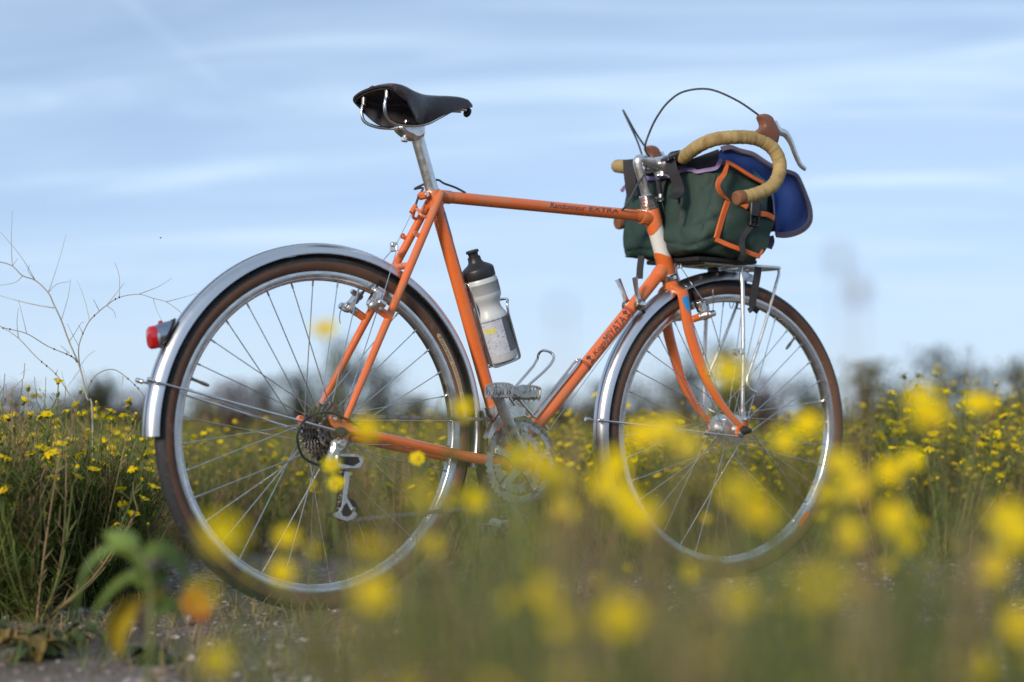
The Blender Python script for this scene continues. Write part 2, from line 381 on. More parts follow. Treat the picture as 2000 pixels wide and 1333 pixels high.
for i in range(len(rad)-2):
    for k in range(NA):
        a, b = 1+i*NA+k, 1+i*NA+(k+1) % NA; fs.append((a, a+NA, b+NA, b))
mb.add(vs_, fs); tag(mb.build('ground', ground_mat()), kind='structure')

# loose stones lying on the path
def stone_mat():
    m = bpy.data.materials.new('loose_stones'); m.use_nodes = True; nt = m.node_tree; nd = nt.nodes; ln = nt.links; p = nd['Principled BSDF']; p.inputs['Roughness'].default_value = .8
    tc = nd.new('ShaderNodeTexCoord'); v = nd.new('ShaderNodeTexVoronoi'); v.inputs['Scale'].default_value = 60; ln.new(tc.outputs['Object'], v.inputs['Vector'])
    s = nd.new('ShaderNodeSeparateColor'); ln.new(v.outputs['Color'], s.inputs[0]); r = nd.new('ShaderNodeValToRGB'); e = r.color_ramp.elements
    e[0].color = (.09, .075, .06, 1); e[1].color = (.46, .44, .42, 1); e[1].position = 1
    for pos, c in ((.35, (.17, .135, .115)), (.6, (.25, .19, .165)), (.8, (.30, .27, .24))): x = e.new(pos); x.color = (*c, 1)
    ln.new(s.outputs[1], r.inputs[0]); ln.new(r.outputs[0], p.inputs['Base Color']); return m
ico_v = []; phi = (1+5**.5)/2
for a, b in ((-1, phi), (1, phi), (-1, -phi), (1, -phi)): ico_v += [V((a, b, 0)), V((0, a, b)), V((b, 0, a))]
_bm = bmesh.new(); bmesh.ops.create_icosphere(_bm, subdivisions=1, radius=1); _bm.verts.index_update()
ico_v = [v.co.copy() for v in _bm.verts]; ico_f = [tuple(v.index for v in f.verts) for f in _bm.faces]; _bm.free()
mb = MB()
for k in range(7500):
    d = random.uniform(1.9, 5.2); px = random.uniform(-150, 2150)
    p = G(px, d); dens = mnoise.noise(V((p.x*1.5, p.y*1.5, 7)))
    if dens < -.12 and random.random() < .85: continue
    s = random.choice((.003, .004, .004, .005, .006, .008, .011)) * random.uniform(.8, 1.2)
    rot = Matrix.Rotation(random.uniform(0, 6.28), 3, 'Z'); sx, sy, sz = s*random.uniform(.8, 1.4), s*random.uniform(.7, 1.1), s*random.uniform(.35, .7)
    z = gz(p.x, p.y)
    mb.add([V((p.x, p.y, z+sz*.3))+rot @ V((v.x*sx*random.uniform(.85, 1.15), v.y*sy, v.z*sz)) for v in ico_v], ico_f)
g_ = mb.build('gravel', stone_mat(), smooth=False); tag(g_, 'loose pinkish grey pebbles strewn over the path', 'gravel', kind='stuff')
# ================================================================== THE BICYCLE
bike = empty('bicycle')
tag(bike, 'orange touring bicycle with silver mudguards and a brown leather saddle, standing among yellow flowers', 'bicycle')
X_, Y_, Z_ = V((1, 0, 0)), V((0, 1, 0)), V((0, 0, 1))

# ---- lettering wrapped on curved surfaces
def text_poly(body, size, shear=0., spacing=1.):
    cu = bpy.data.curves.new('lettering', 'FONT'); cu.body = body; cu.size = size; cu.shear = shear; cu.space_character = spacing
    o = bpy.data.objects.new('lettering', cu); COL.objects.link(o)
    dg = bpy.context.evaluated_depsgraph_get(); me = bpy.data.meshes.new_from_object(o.evaluated_get(dg))
    bpy.data.objects.remove(o); bpy.data.curves.remove(cu)
    bm = bmesh.new(); bm.from_mesh(me); bpy.data.meshes.remove(me)
    ys = [v.co.y for v in bm.verts]; xs = [v.co.x for v in bm.verts]
    y0, y1 = min(ys), max(ys)
    for k in range(1, 7):
        g = bm.verts[:]+bm.edges[:]+bm.faces[:]
        bmesh.ops.bisect_plane(bm, geom=g, plane_co=(0, y0+(y1-y0)*k/7, 0), plane_no=(0, 1, 0))
    bm.verts.index_update()
    r = ([(v.co.x, v.co.y) for v in bm.verts], [tuple(v.index for v in f.verts) for f in bm.faces], min(xs), max(xs), y0, y1)
    bm.free(); return r
def wrap_tube(mb, shape, p0, axis, n0, R, u0, length, height, vc=0.):
    """lettering shape scaled to length x height, wrapped on the tube with centre line p0+axis*u; n0 faces the viewer"""
    vs2, fs, xa, xb, ya, yb = shape; ax = V(axis).normalized(); n = V(n0); n = (n-ax*n.dot(ax)).normalized(); t = n.cross(ax)
    out = []
    for x, y in vs2:
        u = u0+(x-xa)/(xb-xa)*length; v = vc+((y-ya)/(yb-ya)-.5)*height; ph = v/R
        out.append(V(p0)+ax*u+(n*math.cos(ph)+t*math.sin(ph))*R)
    return mb.add(out, fs)

# ---- frame
ST_D = V((.213, 0, .9566))-BB; ST_D.normalize()
ST_TOP = BB+ST_D*.592
HT_T, HT_B = V((.8415, 0, .834)), V((.891, 0, .6945))
HT_T = STA+HD*((.842-STA.z)/HD.z); HT_B = STA+HD*((.696-STA.z)/HD.z)
TT0, TT1 = V((.2655, 0, .828)), V((.838, 0, .826))
DT1 = HT_B+HD*.022
VIEW = (CAMP-V((.6, 0, .6))).normalized()
mb = MB(); tube(mb, seg(BB, ST_TOP, 6), .0143, 20); st = mb.build('seat_tube', M['orange'], bike)
mb = MB(); lathe(mb, [(.0166, 0), (.0166, .030), (.0158, .033), (.0150, .0345), (.0136, .0345)], ST_TOP-ST_D*.034, ST_D, 24)      # seat lug with binder ears
ear = ST_TOP-ST_D*.012-X_*.02
box(mb, ear+V((-.004, 0, 0)), X_*.95+Z_*.3, Y_, V((-.3, 0, .95)), .011, .013, .008, .004)
mb.build('seat_lug', M['orange'], st)
mb = MB(); cyl(mb, ear+V((-.006, .016, 0)), ear+V((-.006, -.0165, 0)), .0048, 12); lathe(mb, [(.0028, 0), (.0028, .0006)], ear+V((-.006, -.0166, 0)), -Y_, 6); mb.build('binder_bolt', M['chrome'], st)
mb = MB()                                                                # blue shield on the seat tube's front
n0 = (X_*.86-Y_*.5); n0 = (n0-ST_D*n0.dot(ST_D)).normalized(); s0 = ST_D.cross(n0)
pc = ST_TOP-ST_D*.075; vs_, fs = [], []
prof = [(.026, 1.), (.018, 1.), (.0, 1.), (-.014, .85), (-.026, .5), (-.034, .12)]
for h, w in prof:
    for k in range(7):
        ph = (k/6-.5)*2*w*.62; vs_.append(pc+ST_D*h+(n0*math.cos(ph)+s0*math.sin(ph))*.0147)
for i in range(len(prof)-1):
    for k in range(6): fs.append((i*7+k, i*7+k+1, i*7+8+k, i*7+7+k))
mb.add(vs_, fs).build('badge', M['blue_decal'], st)
mb = MB(); tube(mb, seg(TT0, TT1, 6), .0127, 20); tt = mb.build('top_tube', M['orange'], bike)
mb = MB(); lathe(mb, [(.0142, -.004), (.0142, .022), (.0128, .027)], TT0+X_*.008, TT1-TT0, 20); mb.build('lug', M['orange'], tt); mb = MB(); lathe(mb, [(.0128, -.002), (.0146, .006), (.0146, .04)], TT1-(TT1-TT0).normalized()*.04, TT1-TT0, 20); mb.build('lug', M['orange'], tt)
mb = MB(); tube(mb, seg(BB, DT1, 8), .0148, 20); dt = mb.build('down_tube', M['orange'], bike)
mb = MB(); tube(mb, seg(HT_B, HT_T, 4), .0184, 24); ht = mb.build('head_tube', M['white'], bike)
def lug(c, tdir, sgn):
    mb = MB(); R = .0196
    # sleeve round the head tube with a scooped edge, plus the collar that takes the other tube
    n = 28; prof = []
    x = (-X_-HD*(-X_).dot(HD)).normalized(); y = HD.cross(x); vs_ = []; fs = []
    for q in range(n):
        a = 2*math.pi*q/n; d = x*math.cos(a)+y*math.sin(a)
        rear = (1+math.cos(a))/2
        e0, e1 = -.020*sgn, (.012+.024*rear**1.5)*sgn
        for h, r in ((e0, R-.0006), (e0+.001*sgn, R), (e1-.001*sgn, R), (e1, R-.001)): vs_.append(c+d*r-HD*h)
    for q in range(n):
        p = (q+1) % n
        for i in range(3): fs.append((q*4+i, p*4+i, p*4+i+1, q*4+i+1))
    mb.add(vs_, fs)
    t = V(tdir).normalized(); lathe(mb, [(.0168, .004), (.0168, .024), (.0163, .034), (.0152, .037), (.014, .037)], c, t, 22)
    return mb
lug(HT_T-HD*.020, TT0-TT1, 1).build('lug', M['orange'], ht)
lug(DT1, BB-DT1, -1).build('lug', M['orange'], ht)
mb = MB(); lathe(mb, [(.0, -.0345), (.0195, -.0345), (.0205, -.033), (.0205, .033), (.0195, .0345), (0, .0345)], BB, Y_, 28); bbs = mb.build('bottom_bracket_shell', M['orange'], bike)
DROP = {s: V((.004, .066*s, .345)) for s in (-1, 1)}
for s in (-1, 1):
    cs = spline([BB+V((-.016, .024*s, -.001)), V((.33, .040*s, .288)), V((.17, .054*s, .318)), V((.055, .0645*s, .340)), V((.018, .066*s, .346))], 8)
    mb = MB(); tube(mb, cs, [.0112, .0112, .0105, .0092, .0068], 16); co = mb.build('chain_stay', M['orange'], bike)
    ssp = seg(V((.2590, .0165*s, .8215)), V((.012, .066*s, .362)), 32)
    mb = MB(); tube(mb, ssp, [.0088, .0086, .0082, .0076, .006], 16)
    tip = ssp[0]
    sso = mb.build('seat_stay', M['orange'], bike)
    mb = MB(); d0 = (ssp[0]-ssp[4]).normalized(); lathe(mb, [(.0088, 0), (.0084, .010), (.006, .018), (0, .021)], tip-d0*.001, d0, 14); mb.build('stay_cap', M['orange'], sso)
    mb = MB()                                                            # small pump/rack eyelet tab on the stay
    ti = min(range(2, len(ssp)-2), key=lambda i_: abs(ssp[i_].z-.742)); pt = ssp[ti]; tdir = (ssp[ti+1]-ssp[ti-1]).normalized(); back = V((-tdir.z, 0, tdir.x)); back = back if back.x < 0 else -back
    lathe(mb, [(.0022, -.0018), (.0058, -.0018), (.0058, .0018), (.0022, .0018)], pt+back*.0165, Y_, 14, closed_prof=True)
    box(mb, pt+back*.0095, back, tdir, Y_, .0065, .0045, .0016, .0005); mb.build('eyelet_tab', M['orange'], sso)
    mb = MB()                                                            # dropout plate with eyelets
    c = DROP[s]; poly = [c+V(q) for q in ((.012, 0, .022), (.0, 0, .020), (-.008, 0, .028), (-.020, 0, .030), (-.026, 0, .022), (-.021, 0, .012), (-.010, 0, .004), (-.007, 0, -.012), (-.002, 0, -.030), (.010, 0, -.032), (.016, 0, -.020), (.018, 0, -.008), (.026, 0, -.002), (.026, 0, .008))]
    plate(mb, poly, Y_, .0058); cyl(mb, c+V((-.018, -.005, .024)), c+V((-.018, .005, .024)), .0066, 14); do = mb.build('dropout', M['orange'], bike)
    mb = MB(); cyl(mb, c+V((-.018, .0075*s, .024)), c+V((-.018, .012*s, .024)), .0042, 12); mb.build('eyelet_bolt', M['chrome'], do)
mb = MB(); tube(mb, seg((.181, -.033, .678), (.181, .033, .678), 4), .0070, 12); mb.build('stay_bridge', M['orange'], bike)
hz = min(ssp, key=lambda p_: abs(p_.z-.785)); ay_ = abs(hz.y); HG = V(B(808, 409, 0))
mb = MB(); arch = spline([V((hz.x, -ay_, hz.z)), V((hz.x-.018, -ay_*.8, hz.z+.004)), V((HG.x+.006, -.007, HG.z-.002)), V((HG.x, 0, HG.z)), V((HG.x+.006, .007, HG.z-.002)), V((hz.x-.018, ay_*.8, hz.z+.004)), V((hz.x, ay_, hz.z))], 6)
tube(mb, arch, .0033, 10); cyl(mb, HG+V((-.006, 0, -.008)), HG+V((.005, 0, .008)), .0055, 12); mb.build('cable_hanger', M['orange'], bike)

# lettering and bands on the tubes
dtd = (DT1-BB).normalized(); dn = (VIEW-dtd*VIEW.dot(dtd)).normalized(); DTL = (DT1-BB).length
def u_of(px, py, p0, d):                                              # distance along a tube of the point seen there
    q = B(px, py, -.012); return (q-p0).dot(d)
ua, ub = u_of(1140, 705, BB, dtd), u_of(1225, 600, BB, dtd)
for u in (ua, ub):
    mb = MB()
    for k, (du, w) in enumerate(((-.0022, .0011), (.0022, .0011))): lathe(mb, [(.01485, -w), (.01515, -w), (.01515, w), (.01485, w)], BB+dtd*(u+du), dtd, 28, closed_prof=True)
    mb.build('painted_band', M['maroon'], dt)
L = ub-ua
mb = MB(); wrap_tube(mb, text_poly('Koga', 1, .25), BB, dtd, dn, .0153, ua+L*.17, L*.24, .0150, -.001); mb.build('lettering', M['ink'], dt)
mb = MB(); wrap_tube(mb, text_poly('MIYATA', 1, .12), BB, dtd, dn, .0153, ua+L*.43, L*.43, .0185, .0005); mb.build('lettering', M['ink'], dt)
mb = MB(); wrap_tube(mb, text_poly('MIYATA', 1, .12), BB, dtd, dn, .01515, ua+L*.425, L*.44, .0205, .0005); mb.build('lettering_outline', M['ink_pale'], dt)
for u in (ua+L*.09, ua+L*.93):                                           # small four-petalled flower ornaments
    mb = MB(); t_ = dn.cross(dtd)
    def disc(du, dv, r):
        pts = [(du+r*math.cos(a*math.pi/5), dv+r*math.sin(a*math.pi/5)) for a in range(10)]
        out = [BB+dtd*(u+a)+(dn*math.cos(b/.0153)+t_*math.sin(b/.0153))*.0153 for a, b in pts]; mb.add(out, [tuple(range(10))])
    for a, b in ((.0035, .006), (-.0035, .006), (0, .0095), (0, .0028)): disc(a, b, .0026)
    for b in (-.001, -.0035, -.006): disc(0, b, .0012)
    disc(.0035, -.0065, .0022); disc(-.0035, -.0065, .0022)
    mb.build('flower_ornament', M['ink'], dt)
ttd = (TT1-TT0).normalized(); tn = (VIEW-ttd*VIEW.dot(ttd)).normalized()
u1, u2, u3, u4 = [u_of(x, y, TT0, ttd) for x, y in ((1074, 402), (1144, 410), (1150, 410), (1207, 416))]
mb = MB(); wrap_tube(mb, text_poly('Randonneur', 1, .3), TT0, ttd, tn, .01305, u1, u2-u1, .0125, .004); mb.build('lettering', M['ink'], tt)
mb = MB(); wrap_tube(mb, text_poly('EXTRA', 1, .2), TT0, ttd, tn, .0131, u3, u4-u3, .0105, .0045); mb.build('lettering', M['ink'], tt)
mb = MB(); wrap_tube(mb, text_poly('EXTRA', 1, .2), TT0, ttd, tn, .01298, u3-.0012, u4-u3+.0012, .0125, .0045); mb.build('lettering_outline', M['ink_pale'], tt)

# ---- wheels
def wheel(front):
    w = empty('wheel', parent=bike); f = S if front else V; C = AXF if front else AXR
    tag(w, 'front wheel under the bag' if front else 'rear wheel with cassette')
    def put(mb): mb.v = [tuple(f(V(v)+C)) for v in mb.v]; return mb
    sc, sr, so = .3285, .0182, .0006
    a0 = math.radians(67)
    mb = MB(); prof = []
    for k in range(9):
        a = a0 + (math.radians(200)-a0)*k/8; prof.append((sc+sr*math.cos(a), sr*math.sin(a)))
    for sgn in (1, -1):
        lathe(mb, [(r, h*sgn) for r, h in prof], (0, 0, 0), Y_, 96, ref=X_)
    mb.f = [q for q in mb.f if len(q) <= 4]
    ty = put(mb).build('tyre', M['sidewall'], w)
    mb = MB(); prof = [(sc+(sr+so)*math.cos(a), (sr+so)*math.sin(a)) for a in [a0*1.06*(k/5-1)*1 for k in range(11)]]
    prof = [(sc+(sr-.002)*math.cos(-a0*1.06), (sr-.002)*math.sin(-a0*1.06))]+prof+[(sc+(sr-.002)*math.cos(a0*1.06), (sr-.002)*math.sin(a0*1.06))]
    lathe(mb, prof, (0, 0, 0), Y_, 120, ref=X_); mb.f = [q for q in mb.f if len(q) <= 4]
    put(mb).build('tread', M['tread'], w)
    mb = MB(); prof = [(.3172, -.0104), (.3175, -.0114), (.3165, -.0118), (.3035, -.0112), (.3025, -.0107), (.3015, -.0111), (.2995, -.0104), (.2972, -.007), (.2966, 0), (.2972, .007), (.2995, .0104), (.3015, .0111), (.3025, .0107), (.3035, .0112), (.3165, .0118), (.3175, .0114), (.3172, .0104), (.312, .0085), (.312, -.0085)]
    lathe(mb, prof, (0, 0, 0), Y_, 120, closed_prof=True, ref=X_); put(mb).build('rim', M['rim'], w)
    fr, fl, sh = (.030, .027, .0235) if front else (.0245, .026, .0155)
    mb = MB(); fy = fl; oy = .0 if front else .006
    lathe(mb, [(.006, -.047), (.009, -.047), (.011, -.04), (.014, -fy-.006), (fr+.004, -fy-.0018), (fr+.004, -fy+.0018), (sh, -fy+.006), (sh-.002, 0), (sh, fy-.006), (fr+.004, fy-.0018), (fr+.004, fy+.0018), (.014, fy+.006), (.011, .04), (.009, .047), (.006, .047)], (0, oy, 0), Y_, 32)
    ax = .072 if front else .083
    put(mb).build('hub', M['alu'], w)
    mb = MB(); lathe(mb, [(0, -ax-.012), (.005, -ax-.011), (.0085, -ax), (.0105, -ax+.008), (.0105, -ax+.017), (.004, -ax+.018), (.004, ax-.018), (.0105, ax-.017), (.0105, ax-.008), (.0085, ax), (.004, ax+.008), (0, ax+.008)], (0, 0, 0), Y_, 20)
    put(mb).build('axle_cap', M['black_plastic'], w)
    rot = math.radians(3 if front else 4.0)
    smb = {}
    for k in range(36):
        th = rot + k*math.pi/18; side = -1 if k % 2 == 0 else 1; lead = 1 if (k//2) % 2 == 0 else -1
        ho = th+lead*math.radians(64)
        p1 = V((.3*math.cos(th), side*.003, .3*math.sin(th))); yy = side*(fl+(.0022 if lead > 0 else -.0022))+oy
        p0 = V((fr*math.cos(ho), yy, fr*math.sin(ho)))
        mb = MB(); d = (p1-p0).normalized(); tube(mb, [p0, p1-d*.014, p1-d*.0139, p1-d*.0, p1+d*.002], [.00105, .00105, .0019, .0019, .0024], 6)
        put(mb).build('spoke', M['spoke'], w, smooth=True)
    th = math.radians(160 if not front else 48)
    mb = MB(); d = V((math.cos(th), 0, math.sin(th))); p = d*.297
    tube(mb, [p, p-d*.004, p-d*.0041, p-d*.022, p-d*.0221, p-d*.034, p-d*.040], [.004, .004, .003, .003, .0036, .0036, .0026], 10); put(mb).build('valve', M['steel_dark'], w)
    if front:
        mb = MB(); th = math.radians(-40)
        for t0, t1 in ((-48, -40),):
            vs_, fs = [], []
            for k in range(9):
                a = math.radians(t0+(t1-t0)*k/8)
                for r, y in ((.3155, -.0122), (.3045, -.0118)): vs_.append((r*math.cos(a), y, r*math.sin(a)))
            for k in range(8): fs.append((2*k, 2*k+1, 2*k+3, 2*k+2))
            mb.add(vs_, fs)
        put(mb).build('rim_sticker', M['orange_trim'], w)
    return w, put
rw, rput = wheel(False)
fw, fput = wheel(True)
# tyre label on the rear tyre's near sidewall
def tyre_uv(ang, v):                                                     # v: metres across the sidewall, 0 at its middle
    a = math.radians(104)-v/.0184; r = .3285+.0189*math.cos(a); y = -.0189*math.sin(a)
    return V((r*math.cos(ang), y, r*math.sin(ang)))+AXR
def ang_of(px, py): q = B(px, py, -.017)-AXR; return math.atan2(q.z, q.x)
aA, aB = ang_of(853, 652), ang_of(911, 818)
mb = MB(); vs_, fs = [], []; n = 40
for k in range(n+1):
    a = aA+(aB-aA)*k/n; e = min(k, n-k)/n*(abs(aB-aA)*.33); hw = .0042*math.sqrt(max(0, 1-max(0, 1-e/.0042)**2)) if e < .0042 else .0042
    for v in (-hw, -hw/2, 0, hw/2, hw): vs_.append(tyre_uv(a, v))
for k in range(n):
    for q in range(4): fs.append((k*5+q, k*5+q+1, k*5+6+q, k*5+5+q))
mb.add(vs_, fs).build('tyre_label', M['tyre_patch'], rw)
def tyre_text(body, f0, f1, h, m, lift=.0004, shear=0):
    vs2, fs, xa, xb, ya, yb = text_poly(body, 1, shear); out = []
    for x, y in vs2:
        a = aA+(aB-aA)*(f0+(f1-f0)*(x-xa)/(xb-xa)); v = ((y-ya)/(yb-ya)-.5)*h
        p = tyre_uv(a, v); c = AXR+V((.3285*math.cos(a), 0, .3285*math.sin(a))); out.append(p+(p-c).normalized()*lift)
    MB().add(out, fs).build('lettering', m, rw)
tyre_text('Panaracer', .05, .36, .0062, M['ink'])
tyre_text('GRAVELKING', .385, .70, .0058, M['plug'])
tyre_text('700x32', .73, .83, .0042, M['ink'])
tyre_text('TLC', .91, .965, .005, M['ink_pale'])

# ---- mudguards
def fender(front, a0, a1, rad, wid, nm):
    f = S if front else V; C = AXF if front else AXR; n = 70
    pts = [C+V((rad*math.cos(a), 0, rad*math.sin(a))) for a in [a0+(a1-a0)*k/n for k in range(n+1)]]
    # domed sheet section with a centre groove and rolled edges
    half = [(-.0145, wid*.97), (-.0135, wid+.0008), (-.0110, wid+.0002), (-.004, wid*.90), (.002, wid*.68), (.0052, wid*.42), (.0066, wid*.16), (.0060, wid*.10), (.0058, 0)]
    outer = half+[(x, -y) for x, y in reversed(half[:-1])]; inner = [(x-.0011, y*.975) for x, y in reversed(outer)]
    prof = outer+inner
    mb = MB(); vs_, fs = [], []; k = len(prof)
    for i, p in enumerate(pts):
        d = (p-C).normalized(); vs_ += [f(p+d*x+Y_*y) for x, y in prof]
    for i in range(n):
        for q in range(k): fs.append((i*k+q, i*k+(q+1) % k, i*k+k+(q+1) % k, i*k+k+q))
    m = len(outer)
    for e in (0, n):
        for q in range(m-1): fs.append((e*k+q, e*k+q+1, e*k+k-2-q, e*k+k-1-q))
    mb.add(vs_, fs); o = mb.build('mudguard', M['fender'], bike); tag(o, nm)
    # dark red pinstripe down the middle
    mb = MB(); vs_, fs = [], []
    for i in range(n+1):
        p = pts[i]; d = (p-C).normalized()
        for y in (-.0011, .0011): vs_.append(f(p+d*.0067+Y_*(y-.0048)))
    for i in range(n): fs.append((2*i, 2*i+1, 2*i+3, 2*i+2))
    mb.add(vs_, fs).build('pinstripe', M['maroon'], o)
    return o
mud_r = fender(False, math.radians(-12), math.radians(181), .3635, .0235, 'silver mudguard over the rear wheel')
mud_f = fender(True, math.radians(79), math.radians(208), .3635, .0225, 'silver mudguard over the front wheel')
# stays of the mudguards
def stay(p0, p1, r, parent, knob=True, f=V):
    mb = MB(); tube(mb, [f(p0), f(p1)], r, 8); mb.build('mudguard_stay', M['chrome'], parent)
    if knob:
        d = (V(p0)-V(p1)).normalized(); mb = MB(); cyl(mb, f(V(p0)+d*.003), f(V(p0)-d*.012), .0048, 12); mb.build('stay_end', M['chrome'], parent)
rs = B(290, 742, -.026)
for s in (-1, 1): stay(V((rs.x, .026*s, rs.z)), V((-.016, .078*s, .347)), .0022, mud_r)
fs_ = Fk(1170, 821, -.026)
for s in (-1, 1): stay(V((fs_.x, .026*s, fs_.z)), V((1.064, .064*s, .327)), .0022, mud_f, True, S)
mb = MB(); p = [V((.352, 0, .440)), V((.372, 0, .36)), V((.380, 0, .30)), V((.366, 0, .27))]
rows = [[q+Y_*(.024*t) for t in (-1, -.6, 0, .6, 1)] for q in spline([V((.363, 0, .385)), V((.374, 0, .33)), V((.379, 0, .27)), V((.390, 0, .215))], 4)]
grid_sheet(mb, rows, .003); mb.build('mud_flap', M['brown_flap'], mud_r)

# ---- tail light on the rear mudguard
tl = B(318, 657, 0); tb = V((-.3330, 0, .523)); td = V((-1, 0, -.12)).normalized(); tu = V((-.12, 0, 1)).normalized()
def oval_loft(mb, secs, n=20):
    vs_, fs = [], []
    for c, ry, rz, up in secs:
        for q in range(n):
            a = 2*math.pi*q/n; ca, sa = math.cos(a), math.sin(a)
            x = math.copysign(abs(ca)**.75, ca); z = math.copysign(abs(sa)**.75, sa); vs_.append(c+Y_*(ry*x)+up*(rz*z))
    for i in range(len(secs)-1):
        for q in range(n): fs.append((i*n+q, i*n+(q+1) % n, (i+1)*n+(q+1) % n, (i+1)*n+q))
    fs += [tuple(range(n-1, -1, -1)), tuple((len(secs)-1)*n+q for q in range(n))]
    return mb.add(vs_, fs)
fup = V((.42, 0, .9)).normalized(); tb = V((-.3325, 0, .521))
def TL(x, z): return tb+V((x, 0, z))*.8
def SE(x, z, ry, rz, up): return (TL(x, z), ry*.8, rz*.8, up)
mb = MB(); oval_loft(mb, [SE(.012, .011, .017, .036, fup), SE(.002, .006, .0195, .036, fup)]); lamp = mb.build('tail_light', M['black_plastic'], bike)
tag(lamp, 'chrome tail light with red lens')
mb = MB(); oval_loft(mb, [SE(.003, .0065, .0185, .0345, fup), SE(-.010, .001, .0195, .029, tu), SE(-.021, -.002, .018, .0245, tu)]); mb.build('light_housing', M['lamp_shell'], lamp)
mb = MB(); oval_loft(mb, [SE(-.0205, -.002, .0185, .0270, tu), SE(-.032, -.004, .0180, .0265, tu), SE(-.0365, -.005, .0150, .0220, tu), SE(-.0385, -.0055, .006, .009, tu)]); mb.build('red_lens', M['red_lens'], lamp)
mb = MB(); oval_loft(mb, [SE(-.016, -.003, .0190, .0205, tu), SE(-.0225, -.0035, .0190, .0205, tu)]); mb.build('lens_rim', M['alu'], lamp)
mb = MB(); cyl(mb, TL(-.006, .026), TL(-.010, .036), .004, 12); mb.build('red_button', M['red_lens'], lamp)

# ---- saddle and seat post
mb = MB(); tube(mb, seg(ST_TOP-ST_D*.05, BB+ST_D*.713, 6), .01355, 20); sp = mb.build('seat_post', M['alu'], bike)
ct = BB+ST_D*.718
mb = MB(); secs = []
lathe(mb, [(.0139, -.018), (.0150, -.012), (.0156, -.002), (.0150, .006), (.012, .012), (0, .014)], ct, ST_D, 20)
hump_pts = [ct+V(q_) for q_ in ((.012, 0, -.012), (.016, 0, .004), (.010, 0, .014), (-.012, 0, .018), (-.036, 0, .012), (-.046, 0, .004), (-.040, 0, -.006), (-.022, 0, -.016), (-.004, 0, -.020))]
plate(mb, spline(hump_pts, 3, closed=True), Y_, .040, .008)
cyl(mb, ct+V((-.026, 0, -.020)), ct+V((-.022, 0, .02)), .0045, 10); cyl(mb, ct+V((-.027, 0, -.024)), ct+V((-.0255, 0, -.015)), .0072, 8)
mb.build('seat_clamp', M['alu'], sp)
# leather top: stations from cantle to nose (x, half width, crown z, skirt drop, skirt tuck)
stn = [(.103, .0790, 1.0330, .028, 0.), (.116, .0835, 1.0380, .036, .001), (.135, .0840, 1.0365, .046, .003), (.158, .0775, 1.0315, .056, .008), (.182, .0660, 1.0290, .063, .015), (.205, .0510, 1.0290, .065, .015), (.228, .0390, 1.0305, .060, .010), (.255, .0300, 1.0330, .050, .005), (.285, .0240, 1.0360, .042, .002), (.312, .0205, 1.0370, .033, .001), (.332, .0180, 1.0345, .026, .0005), (.343, .0120, 1.0280, .017, 0)]
xs = [s[0] for s in stn]
def sta(x):
    for i in range(len(stn)-1):
        if x <= stn[i+1][0]: break
    p = [stn[max(0, i-1)], stn[i], stn[i+1], stn[min(len(stn)-1, i+2)]]; t = (x-stn[i][0])/(stn[i+1][0]-stn[i][0]); o = []
    for k in range(1, 5):
        a, b, c, d = [q[k] for q in p]; o.append(.5*((2*b)+(c-a)*t+(2*a-5*b+4*c-d)*t*t+(3*b-a-3*c+d)*t**3))
    return o
rows = []; NX, NY = 40, 25
for i in range(NX+1):
    x = xs[0]+(xs[-1]-xs[0])*(i/NX); w_, zc, dr, tk = sta(x); row = []
    for j in range(NY):
        u = (j/(NY-1)-.5)*2; a = abs(u); sg = 1 if u > 0 else -1
        crown = min(1, a/.58); y = w_*math.sin(crown*math.pi/2*.98); z = zc-.0135*(1-math.cos(crown*math.pi/2))*(w_/.085)**.5
        if a > .58: k = (a-.58)/.42; y = w_*.9995-tk*k**1.5; z = zc-.0135*(w_/.085)**.5-(dr-.0135)*k
        xx = x + (.020*(1-(i/NX))**6)*abs(u)**2.2*1.6          # cantle edge curves forward at its ends
        row.append(V((xx, y*sg, z)))
    rows.append(row)
mb = MB(); grid_sheet(mb, rows, .0045); sad = mb.build('saddle', M['leather'], bike); tag(sad, 'dark brown leather saddle')
mb = MB()                                                                # cantle plate under the rear edge
rows2 = [[rows[i][j]+V((.004, 0, -.0045)) for j in range(2, NY-2)] for i in range(0, 5)]
grid_sheet(mb, rows2, .002); mb.build('cantle_plate', M['steel_dark'], sad)
mb = MB()
for j, i in ((7, 1), (12, 1), (17, 1), (3, 2), (21, 2)):
    p = rows[i][j]; nn = (rows[i+1][j]-rows[i-1][j]).cross(rows[i][j+1]-rows[i][j-1]).normalized(); nn = nn if nn.z > -.2 else -nn
    m2 = MB(); lathe(m2, [(.0052, .001), (.0050, .0030), (.003, .0040), (0, .0043)], p, nn, 12); m2.build('rivet', M['copper'], sad)
for s in (-1, 1):
    m2 = MB(); lathe(m2, [(.0045, 0), (.004, .002), (0, .003)], V((.326, .0186*s, 1.022)), Y_*s, 12); m2.build('rivet', M['leather'], sad)
mb = MB(); cyl(mb, V((.336, 0, 1.012)), V((.3445, 0, 1.009)), .0105, 16, .002); mb.build('nose_piece', M['black_gear'], sad)
for s in (-1, 1):
    rl = spline([V((.118, .046*s, 1.018)), V((.112, .046*s, .995)), V((.117, .043*s, .974)), V((.140, .032*s, .9635)), V((.175, .0225*s, .9630)), V((.222, .0215*s, .970)), V((.262, .018*s, .990)), V((.300, .014*s, 1.010)), V((.33, .010*s, 1.013))], 6)
    mb = MB(); tube(mb, rl, .0035, 10); mb.build('saddle_rail', M['chrome'], sad)
    mb = MB(); cyl(mb, rl[0]+V((0, 0, .010)), rl[0]+V((-.001, 0, -.010)), .0058, 12); mb.build('rail_socket', M['steel_dark'], sad)

